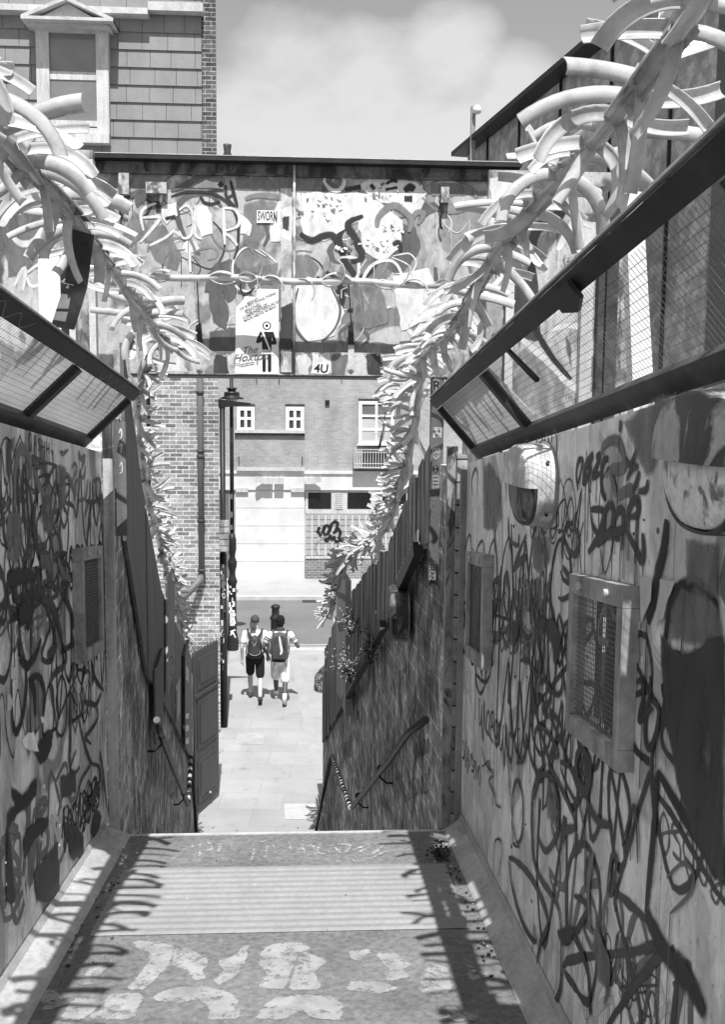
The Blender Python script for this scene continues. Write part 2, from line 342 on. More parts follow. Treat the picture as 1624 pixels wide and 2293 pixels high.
# worn white letters on the floor (seen upside down from here)
def dp(X, Y, up=.002): return PD(65+.72*X, 2065.7+.72*Y, up)
WORDS = [
 [(330,58),(400,62),(452,78),(425,140),(355,205),(312,203),(345,165),(378,120),(385,92),(340,82)], [(262,88),(232,95),(185,140),(148,192),(178,196),(205,190),(222,160),(255,130)],
 [(455,82),(490,78),(545,110),(556,130),(530,150),(548,170),(520,178),(500,150),(450,130)], [(590,120),(640,105),(680,68),(672,110),(640,165),(590,192),(578,180),(610,150)],
 [(720,95),(760,66),(840,64),(870,80),(835,100),(790,205),(715,205),(740,160),(720,130)], [(850,90),(925,122),(880,150),(905,205),(812,207),(828,150)],
 [(1000,90),(1060,84),(1040,110),(1010,115)], [(1085,98),(1140,100),(1180,125),(1160,150),(1180,165),(1110,182),(1130,150),(1100,120)],
 [(985,205),(1010,185),(1100,190),(1150,205),(1080,218)], [(1255,130),(1300,140),(1310,218),(1215,216),(1225,160)], [(1360,125),(1430,165),(1375,178)],
 [(250,222),(350,222),(320,298),(200,298),(190,290),(240,270)], [(390,230),(440,208),(540,202),(610,215),(650,250),(650,298),(560,298),(565,262),(530,240),(470,245),(400,244)],
 [(770,236),(850,226),(940,234),(972,255),(970,298),(890,298),(850,270),(790,298),(710,298),(730,260)], [(40,205),(80,215),(110,255),(60,270),(30,240)], [(140,240),(190,235),(215,262),(160,298),(100,298)], [(1300,260),(1390,290),(1392,300),(1300,300)]]
for i, pl in enumerate(WORDS):
    q = [dp(X, Y, .0015+.0001*i) for X, Y in reversed(pl)]; cen = sum(q, V((0, 0, 0)))/len(q); n_ = len(q); ring = []
    for k in range(n_): ring += [q[k].lerp(q[(k+1) % n_], .12), q[k].lerp(q[(k+1) % n_], .5), q[k].lerp(q[(k+1) % n_], .88)]
    deck.poly(ring, 3); rows = []; L_ = len(ring)
    for k in range(L_):
        t_ = (ring[(k+1) % L_]-ring[k-1]).normalized(); rows.append([ring[k], ring[k]+t_.cross(DECK_N)*.03])
    rows.append(rows[0]); b0 = deck.grid(rows, 3, False)
    for k in range(len(rows)): deck.a[b0+2*k+1] = -.6
def ribbon(mb, pts, wd, nrm, mi=0, lift=.001, taper=False, sub=5, grow=.0002):
    """stroke of paint: a smooth band of width wd through points that lie on a plane with normal nrm"""
    P = [V(p) for p in pts]; n = V(nrm).normalized(); out = []
    if len(P) > 2:
        for i in range(len(P)-1):
            p0, p1, p2, p3 = P[max(i-1, 0)], P[i], P[i+1], P[min(i+2, len(P)-1)]
            for k in range(sub):
                t = k/sub; out.append(.5*((2*p1) + (p2-p0)*t + (2*p0-5*p1+4*p2-p3)*t*t + (3*p1-p0-3*p2+p3)*t*t*t))
        out.append(P[-1])
    else: out = P
    rows = []; L = len(out)
    for i, p in enumerate(out):
        t = (out[min(i+1, L-1)] - out[max(i-1, 0)])
        if t.length < 1e-6: continue
        s = n.cross(t.normalized()); k = wd/2
        if taper: k *= .35 + .65*math.sin(math.pi*min(max((i+.6)/(L+.2), 0), 1))**.6
        else: k *= .85 + .15*math.sin(i*1.7+L)
        e = n*(lift + grow*i/L)
        k *= 1.3; rows.append([p + s*k + e, p + e, p - s*k + e])
    b0 = mb.grid(rows, mi, False)
    for i in range(len(rows)): mb.a[b0+3*i] = 0.0; mb.a[b0+3*i+2] = 0.0
def dp2(X, Y): return PD(65+.72*X, 1818.9+.72*Y)
for i, st in enumerate([[(475,120),(490,95),(510,100),(500,115),(480,118)],[(530,150),(535,95),(560,95),(565,115),(540,120)],[(590,125),(600,95),(630,100),(625,120)],[(690,90),(700,120),(690,150)],[(715,95),(740,95),(735,150)],[(760,100),(775,150),(790,110),(770,105)],
    [(810,95),(820,120),(850,110),(840,95)],[(850,90),(860,130),(890,130),(880,105),(860,110)],[(905,100),(900,125),(930,130),(935,105),(910,98)],[(950,110),(975,130),(1000,105),(960,100)],[(1010,120),(1060,100),(1100,98),(1090,115),(1030,155),(1005,140),(1060,110)],[(1040,155),(1120,120)],[(1150,110),(1230,95),(1290,100)]]):
    ribbon(deck, [dp2(*p) for p in st], .05, DECK_N, 4, .0015+.0002*i)
deck.build('walkway_deck', [M['deck'], M['pale_steel'], M['ridge'], M['worn'], M['worn2']])['kind'] = 'structure'

# steps down to the alley (two flights and a landing), between the stair walls
def lx(Y): return -.691-.068*Y
def rx(Y): return 1.144-.068*Y
st = MB()
def flight(y0, z0, y1, z1, n):
    for i in range(n):
        a, b = y0+(y1-y0)*i/n, y0+(y1-y0)*(i+1)/n; z = z0+(z1-z0)*(i+1)/(n+1); zb = z1-.3
        st.hexa([(lx(a)+.01,a,zb),(rx(a)-.01,a,zb),(rx(b)-.01,b,zb),(lx(b)+.01,b,zb),(lx(a)+.01,a,z),(rx(a)-.01,a,z),(rx(b)-.01,b,z),(lx(b)+.01,b,z)])
z0 = dz(DE); flight(DE+.035, z0, 8.8, 1.05, 14); flight(10.9, 1.05, 12.9, 0, 6)
a, b = 8.802, 10.898; st.hexa([(lx(a)+.01,a,.7),(rx(a)-.01,a,.7),(rx(b)-.01,b,.7),(lx(b)+.01,b,.7),(lx(a)+.01,a,1.05),(rx(a)-.01,a,1.05),(rx(b)-.01,b,1.05),(lx(b)+.01,b,1.05)])
tag(st.build('stairs', M['concrete']), kind='structure')

# ------------------------------------------------------------------ side walls of the walkway
NL, NR = V((1, 0, 0)), V((-1, 0, 0))
def wb(mb, x0, x1, y0, y1, h0, h1, mi=0):       # sheared box, heights from the eye line
    mb.hexa([(x0,y0,el(y0)+h0),(x1,y0,el(y0)+h0),(x1,y1,el(y1)+h0),(x0,y1,el(y1)+h0),(x0,y0,el(y0)+h1),(x1,y0,el(y0)+h1),(x1,y1,el(y1)+h1),(x0,y1,el(y1)+h1)], mi)
def region(x0, y0, s): return lambda X, Y: (x0+s*X, y0+s*Y)
RA = region(0, 909.4, .2266); RB = region(0, 1429.1, .255); RC = region(1026.4, 942, .2408); RE = region(1026.4, 1429.1, .2408); RF = region(1266.7, 844.5, .255); RG = region(974.4, 1429.1, .4)
class Paint:
    def __init__(s, mb, on, nrm, first): s.mb, s.on, s.n, s.first, s.k = mb, on, V(nrm), first, 0
    def lift(s): s.k += 1; return .0006 + s.k*.00005
    def st(s, reg, tone, wd, pts, drip=0):
        L = s.lift(); ribbon(s.mb, [s.on(*reg(*p)) for p in pts], wd, s.n, s.first + 'kdmlw'.index(tone), L, taper=True)
        for _ in range(drip):
            p = s.on(*reg(*rnd.choice(pts))); ln = rnd.uniform(.05, .3)
            ribbon(s.mb, [p, p - V((0, 0, ln*.5)), p - V((0, 0, ln))], rnd.uniform(.004, .009), s.n, s.first + 'kdmlw'.index(tone), L+.0001)
    def pl(s, reg, tone, pts):
        L = s.lift(); q = [s.on(*reg(*p)) for p in pts]; n = len(q); out = []
        for i in range(n):                      # soften the corners, then roughen the outline
            a, b = q[i], q[(i+1) % n]; k_ = max(2, min(8, int((a-b).length/.05)))
            for j in range(k_): w_ = .010*(.3 if j == 0 else 1); d_ = V((rnd.uniform(-1, 1), rnd.uniform(-1, 1), rnd.uniform(-1, 1)))*w_; out.append(a.lerp(b, j/k_) + d_ - s.n*d_.dot(s.n))
        mi = s.first + 'kdmlw'.index(tone); fw = .022 if tone in 'kdm' else .012
        if tone in 'lw' and s.first == 3: out = q
        b1 = len(s.mb.v); s.mb.poly([p + s.n*L for p in out], mi)
        for i in range(b1, len(s.mb.v)): s.mb.a[i] = {'k': .55, 'd': .46, 'm': .36}.get(tone, .6)
        c = sum(out, V((0, 0, 0)))/len(out); N_ = len(out); ar = sum(((out[i]-c).cross(out[(i+1) % N_]-c)).dot(s.n) for i in range(N_)); sg = 1 if ar > 0 else -1; rows = []
        for i in range(N_):
            t = (out[(i+1) % N_]-out[i-1]).normalized(); rows.append([out[i] + s.n*L, out[i] + t.cross(s.n)*(fw*sg) + s.n*L])
        rows.append(rows[0]); b0 = s.mb.grid(rows, mi, False)
        for i in range(len(rows)): s.mb.a[b0+2*i+1] = -.15; s.mb.a[b0+2*i] = {'k': .55, 'd': .46, 'm': .36}.get(tone, .6)
def scrawl(P, n, y0, y1, h0, h1, X, nrm_s, tones, wds, seed, hfun=None, sizes=(.07, .10, .14, .2, .3)):
    """layer of quick tags: each a run of letter-like loops and zigzags, some with drips"""
    r = random.Random(seed); hf = hfun or el
    for _ in range(n):
        y = r.uniform(y0, y1); h = r.uniform(h0, h1); sz = r.choice(sizes); tone = r.choice(tones); wd = min(r.choice(wds), sz*.22); pts = []; slant = r.uniform(-.4, .4); dr = r.choice((-1, 1)); kk = r.randint(3, 8)
        u = 0.0; v = 0.0
        for k in range(kk):
            m_ = r.random()
            if m_ < .45: q = [(.1, .2), (.0, .6), (.25, 1.0), (.55, .8), (.55, .3), (.3, .0), (.1, .25)]
            elif m_ < .6: q = [(0, 1), (.1, .3), (.35, .1), (.5, .6), (.6, .9)]
            elif m_ < .85: q = [(.55, .85), (.2, 1.0), (.05, .75), (.5, .4), (.45, .05), (.05, .1)]
            else: q = [(0, .2), (.4, 1.25), (.3, -.3), (.7, .5)]
            pts += [((u+a)*sz*.9 + slant*b*sz*.4, (b+r.uniform(-.12, .12))*sz*1.25) for a, b in q]; u += .72
        X_ = X if not callable(X) else None
        P3 = []
        for a, b in pts:
            yy = y+dr*a*1.5; P3.append(V((X if X_ is not None else X(yy), yy, hf(yy)+h+b)))
        P3 = [p for p in P3 if y0-.1 < p.y < y1+.1 and h0-.1 < p.z-hf(p.y) < h1+.1]
        if len(P3) < 4: continue
        L = P.lift(); ribbon(P.mb, P3, wd, P.n, P.first+'kdmlw'.index(tone), L, taper=False, sub=4)
        for _ in range(r.choice((0, 0, 0, 1, 2))):
            p = r.choice(P3); ln = r.uniform(.06, .4); ribbon(P.mb, [p, p-V((0, 0, ln*.5)), p-V((0, 0, ln))], r.uniform(.005, .010), P.n, P.first+'kdmlw'.index(tone), L+.0001)
PM_ = [M['paint_k'], M['paint_d'], M['paint_m'], M['paint_l'], M['paint_w']]

# left wall
lw = MB(); WT = .305
def ypx(x, y, X): return PX(x, y, X).y
seams = [-3.2, -1.6, .2, 1.6, ypx(85, 1600, XL), ypx(120, 1600, XL), ypx(234, 1400, XL)]
for a, b in zip(seams, seams[1:]): wb(lw, XL-.03, XL, a+.003, b-.003, -DK+.03, WT, 0)
wb(lw, XL-.06, XL-.033, -3.2, seams[-1], -DK+.03, WT-.01, 2)
ye = seams[-1]
wb(lw, XL-.04, XL+.052, ye+.002, ye+.03, -DK-.02, WT-.03, 1)       # end flange
P = Paint(lw, lambda x, y: PX(x, y, XL), NL, 3)
scrawl(P, 12, 1.5, 5.0, -1.5, .2, XL, 1, 'mml', (.02, .03, .045), 11); scrawl(P, 15, 1.5, 5.0, -1.5, .22, XL, 1, 'ddkm', (.008, .012, .02, .03), 12); scrawl(P, 7, 1.8, 4.9, -1.5, .1, XL, 1, 'dkd', (.018, .024), 17, None, (.22, .32, .42))
for a in (
 (RA,'m',.05,[(140,1000),(140,700),(170,480),(210,420),(260,480),(290,620),(290,720)]),(RA,'k',.03,[(165,950),(165,720),(180,630)]),(RA,'k',.026,[(245,1280),(215,900),(215,680),(235,590),(250,700),(265,1000),(290,1250)]),
 (RA,'d',.011,[(302,290),(287,268),(280,350),(287,440),(300,430),(300,370)]),(RA,'d',.010,[(328,430),(342,290),(352,440)]),(RA,'d',.010,[(332,380),(350,385)]),(RA,'d',.010,[(388,320),(372,340),(385,400),(372,450)]),(RA,'d',.010,[(408,330),(405,450)]),(RA,'d',.010,[(432,345),(430,460)]),(RA,'d',.010,[(406,400),(432,405)]),(RA,'d',.010,[(450,350),(452,460)]),(RA,'d',.010,[(480,360),(478,470)]),(RA,'d',.010,[(452,420),(480,420)]),(RA,'d',.01,[(500,430),(510,470),(515,430)]),
 (RA,'d',.022,[(305,490),(350,520),(400,540),(440,580)]),(RA,'d',.02,[(305,490),(330,590),(380,600),(450,580)]),(RA,'m',.05,[(330,600),(350,720),(420,880),(480,930)]),
 (RA,'k',.05,[(330,990),(320,1200),(345,1350),(350,1560)]),(RA,'k',.065,[(60,1740),(120,1700),(200,1680),(340,1690)]),(RA,'k',.04,[(90,2120),(170,2060),(210,1960),(250,1880),(305,1850),(320,1950),(290,2100),(240,2200)]),
 (RA,'m',.03,[(885,740),(880,900),(830,1090)]),(RA,'m',.03,[(912,720),(920,950)]),(RA,'m',.026,[(945,740),(950,900),(1000,960)]),(RA,'d',.024,[(840,930),(900,950),(990,900),(1030,800)]),(RA,'m',.02,[(590,440),(615,470),(665,430)]),
 (RA,'m',.022,[(640,660),(690,720),(730,880),(720,930)]),(RA,'m',.02,[(660,700),(740,880),(740,760),(820,700),(840,590)]),(RA,'m',.03,[(770,440),(790,520),(830,500),(800,620)]),(RA,'m',.014,[(700,620),(730,560),(750,630),(700,760)]),(RA,'m',.02,[(860,720),(840,900),(770,930)]),(RA,'d',.02,[(600,650),(590,900),(560,1150)]),
 (RA,'d',.05,[(390,1900),(480,1950),(540,2050),(575,2200),(600,2290)]),(RA,'d',.035,[(620,1680),(650,1800),(640,1900),(700,2050),(720,2200)]),(RA,'d',.03,[(450,1760),(520,1780),(560,1850),(500,1900)]),(RA,'m',.04,[(560,1500),(610,1650),(690,1720)]),
 (RB,'k',.036,[(160,0),(165,150),(215,240),(300,160),(350,0)]),(RB,'k',.034,[(215,240),(220,420),(200,620),(160,780),(125,820),(95,700),(90,350)]),(RB,'k',.034,[(240,370),(320,330),(370,420),(380,560),(370,680)]),(RB,'k',.04,[(250,400),(290,450),(300,690)]),(RB,'d',.012,[(230,700),(240,900),(300,830),(340,760)]),
 (RB,'d',.032,[(525,20),(570,130),(560,230),(480,300),(435,380),(450,520),(475,700),(500,880)]),(RB,'d',.04,[(410,150),(490,60)]),(RB,'d',.045,[(640,240),(600,380)]),(RB,'d',.042,[(605,480),(610,900),(600,1020),(610,1160)]),
 (RB,'d',.014,[(640,590),(690,750),(740,960),(790,1120)]),(RB,'d',.02,[(720,540),(715,400),(740,300),(780,310),(790,540)]),(RB,'d',.03,[(800,220),(830,360),(900,460)]),(RB,'d',.028,[(720,560),(780,570),(840,580),(880,480)]),(RB,'d',.024,[(840,590),(850,700),(780,820),(740,870),(790,930)]),(RB,'d',.02,[(690,560),(700,800),(760,1000),(800,1100),(860,1130),(890,1300),(900,1500)]),(RB,'d',.02,[(660,980),(610,1140),(650,1180),(690,1130)]),(RB,'d',.02,[(790,1110),(700,1260),(650,1500)]),
 (RB,'m',.02,[(600,1380),(610,1420),(650,1400)]),(RB,'d',.02,[(870,990),(900,1200),(930,1500)])): P.st(*a, drip=2)
for a in (
 (RA,'m',[(60,1100),(180,1070),(215,1250),(200,1450),(140,1530),(60,1500)]),(RA,'m',[(390,920),(500,900),(520,1150),(470,1250),(400,1120)]),(RA,'d',[(60,330),(85,420),(95,640),(60,700)]),(RA,'m',[(90,330),(120,320),(125,430),(100,430)]),(RA,'m',[(560,590),(640,610),(640,900),(570,1100)]),(RA,'m',[(380,1480),(520,1500),(510,1620),(400,1600)]),
 (RA,'k',[(170,2000),(230,1960),(300,2000),(290,2140),(190,2160)]),(RB,'k',[(90,1340),(180,1400),(300,1245),(300,1365),(175,1500),(60,1640),(55,1560),(130,1470)]),(RB,'k',[(195,1780),(250,1680),(330,1610),(400,1580),(400,1640),(320,1720),(210,1900)]),(RB,'d',[(290,2060),(490,1800),(505,2020),(510,2230),(420,2293),(320,2293)]),
 (RB,'d',[(525,1215),(650,1205),(650,1340),(525,1400)]),(RB,'d',[(545,1640),(600,1830),(640,1950),(720,1880),(720,1750),(640,1650)]),(RB,'k',[(50,1650),(75,1900),(110,2293),(50,2293)]),(RB,'k',[(300,1000),(330,920),(430,820),(440,930),(400,1050),(340,1080)]),(RB,'d',[(770,1420),(860,1270),(850,1340),(800,1480)]),(RB,'d',[(790,1700),(830,1500),(880,1560),(840,1740)])): P.pl(*a)
for a in ((RB,'w',[(180,900),(230,840),(280,835),(295,920),(325,985),(250,975),(200,950)]),(RB,'w',[(340,700),(370,700),(385,740),(355,735)]),(RB,'l',[(50,490),(75,520),(100,560),(75,620),(50,640)]),(RB,'l',[(80,270),(130,260),(125,350),(80,350)]),(RA,'w',[(300,1580),(325,1500),(330,1440),(340,1500),(365,1560)]),(RA,'l',[(360,870),(380,860),(385,960),(365,990)]),(RA,'l',[(395,1640),(425,1620),(440,1690),(405,1710)])): P.pl(*a)
for _ in range(60):                              # nail heads and chips
    Y = rnd.uniform(2.4, 5.0); p = V((XL, Y, el(Y)+rnd.uniform(-1.45, .25))); r = rnd.uniform(.004, .009)
    lw.slab([p + V((0, r*math.cos(t), r*math.sin(t))) for t in (0, 1.2, 2.4, 3.6, 4.9)], (.003, 0, 0), 3+rnd.choice((3, 4, 2)))
LW = thing('parapet_wall', (XL, 3, el(3)-DK), 'graffiti covered steel side wall along the left of the walkway', 'wall')
lw.build('wall_panel', [M['wall_l'], pm('streaked pale flange', [(.3, .28), (.5, .5), (.7, .66)], (12, 12, 2), .5, .15), M['black']] + PM_, LW)
def kerb_plate(wall, side, kt, ht, kf, name):
    mb = MB(); rows = []
    for i in range(24):
        y = -3 + (DE+.02+3)*i/23; rows.append([V((kt, y, dz(y)+ht)), V((kt + (kf-kt)*.12, y, dz(y)+ht*.62)), V((kt+(kf-kt)*.9, y, dz(y)+.012)), V((kf, y, dz(y)+.002))])
    if side > 0: rows = [list(reversed(r)) for r in rows]
    mb.grid(rows, 0, False)
    return mb.build(name, pm('sprayed kerb plate', [(.25, .2), (.40, .42), (.6, .58), (.8, .62)], (5, 3, 5), .6, .2), wall)
kerb_plate(LW, -1, XL+.003, .075, XL+.14, 'skirting_plate')

def mesh_into(mb, c, u, v, du, dv, step, r, mi=0, ra=None):
    """woven mesh over the parallelogram c + s*u + t*v"""
    c, u, v = V(c), V(u), V(v); ul, vl = u.length, v.length
    for k in range(1, int(ul/step)): p = c + u*(k*step/ul); mb.tube([p, p+v], r, 4, mi, False)
    for k in range(1, int(vl/step)): p = c + v*(k*step/vl); mb.tube([p, p+u], r, 4, mi, False)

# barred hatch box on the left wall
def hatch(wall, X, s, y0, y1, z0, z1, pr, label, swirl=None, seethru=True):
    fx = X + s*pr; t = .055
    fr = MB(); zs = -TS*(y1-y0)
    def bx(ya, yb, h0, h1, xa, xb, mi=0):
        za, zb = -TS*(ya-y0), -TS*(yb-y0)
        fr.hexa([(xa,ya,h0+za),(xb,ya,h0+za),(xb,yb,h0+zb),(xa,yb,h0+zb),(xa,ya,h1+za),(xb,ya,h1+za),(xb,yb,h1+zb),(xa,yb,h1+zb)], mi)
    x0 = X + s*.001
    bx(y0, y1, z1-t, z1, min(x0, fx), max(x0, fx)); bx(y0, y1, z0, z0+t, min(x0, fx), max(x0, fx))
    bx(y0, y0+t*.8, z0+t+.001, z1-t-.001, min(x0, fx), max(x0, fx)); bx(y1-t*.8, y1, z0+t+.001, z1-t-.001, min(x0, fx), max(x0, fx))
    for q in (.25, .75):                          # bolts
        yy = y0+(y1-y0)*q; zz = z1-t/2-TS*(yy-y0); fr.tube([(fx, yy, zz), (fx+s*.012, yy, zz)], .011, 8, 1)
    f = fr.build('window', [pm('sprayed window frame', [(.3, .14), (.46, .30), (.7, .48)], (11, 11, 5), .6, .2), M['pale_steel']], wall)
    ms = MB(); px = fx - s*.014
    if seethru: mesh_into(ms, (px, y0+t*.8, z0+t), (0, y1-y0-1.6*t, -TS*(y1-y0-1.6*t)), (0, 0, z1-z0-2*t), 0, 0, .014, .0014)
    else:
        ms.slab([(px, y0+t*.8, z0+t), (px, y1-t*.8, z0+t+zs), (px, y1-t*.8, z1-t+zs), (px, y0+t*.8, z1-t)], (-s*.004, 0, 0), 1)
        cy, cz = (y0+y1)/2, (z0+z1)/2+zs/2
        for q, (ry, rz) in enumerate(((.13, .19), (.1, .15), (.06, .09))):
            ribbon(ms, [(px+s*.001, cy+ry*math.cos(a*.5), cz+rz*math.sin(a*.5)) for a in range(11)], .010, (s, 0, 0), 2+q % 2, .002+.0004*q)
    ms.build('mesh', [M['wire'], M['rail_low'], M['paint_m'], M['paint_d']], f)
    return f
yn = ypx(161, 1230, XL); a = PX(183, 1229, XL+.045); c = PX(229, 1197, XL+.045); bz = PX(188, 1487, XL+.045).z
hatch(LW, XL, 1, a.y, c.y, bz, a.z, .045, '')
bk = MB(); bk.box((XL+.002, a.y+.02, bz+.02), (XL+.006, c.y-.02, a.z-.05)); bk.build('window_backing', pm('dirty dark pane', [(.4, .02), (.52, .05), (.66, .22)], (9, 9, 4), .5), LW)

# right wall with a real opening behind the big mesh window
rw = MB(); RT = .255
W1 = dict(y0=PX(1410, 1312, XR-.028).y, y1=PX(1288, 1250, XR-.028).y, z1=PX(1410, 1312, XR-.028).z, z0=PX(1418, 1757, XR-.028).z)
W2 = dict(y0=PX(1084, 1243, XR-.045).y, y1=PX(1046, 1214, XR-.045).y, z1=PX(1084, 1243, XR-.045).z, z0=PX(1076, 1497, XR-.045).z)
RE_ = PX(1040, 1400, XR).y
sy = [-3, .2, PX(1492, 1700, XR).y, W1['y0']+.04, W1['y1']-.04, PX(1317, 1150, XR).y, PX(1125, 1500, XR).y, RE_]
for i, (a, b) in enumerate(zip(sy, sy[1:])):
    if i == 3:
        h0 = W1['z0']-el(W1['y0'])+.05; h1 = W1['z1']-el(W1['y0'])-.05
        wb(rw, XR, XR+.03, a, b, -DK+.03, h0); wb(rw, XR, XR+.03, a, b, h1, RT)
    else:
        gp = .0025
        wb(rw, XR, XR+.03, a+(0 if i in (4,) else gp), b-(0 if i in (2,) else gp), -DK+.03, RT)
    if i not in (3,): wb(rw, XR+.032, XR+.05, a, b, -DK+.03, RT-.01, 2)
wb(rw, XR-.03, XR+.06, RE_+.002, RE_+.03, -DK-.02, RT-.03, 1)
P = Paint(rw, lambda x, y: PX(x, y, XR), NR, 3)
scrawl(P, 9, 1.2, 5.0, -1.5, .15, XR, -1, 'mll', (.02, .03, .045), 21); scrawl(P, 10, 1.8, 5.0, -1.5, .18, XR, -1, 'dmd', (.007, .010, .016), 22); scrawl(P, 9, 1.7, 4.9, -1.55, -.1, XR, -1, 'dkd', (.016, .022, .03), 27, None, (.22, .32, .42))
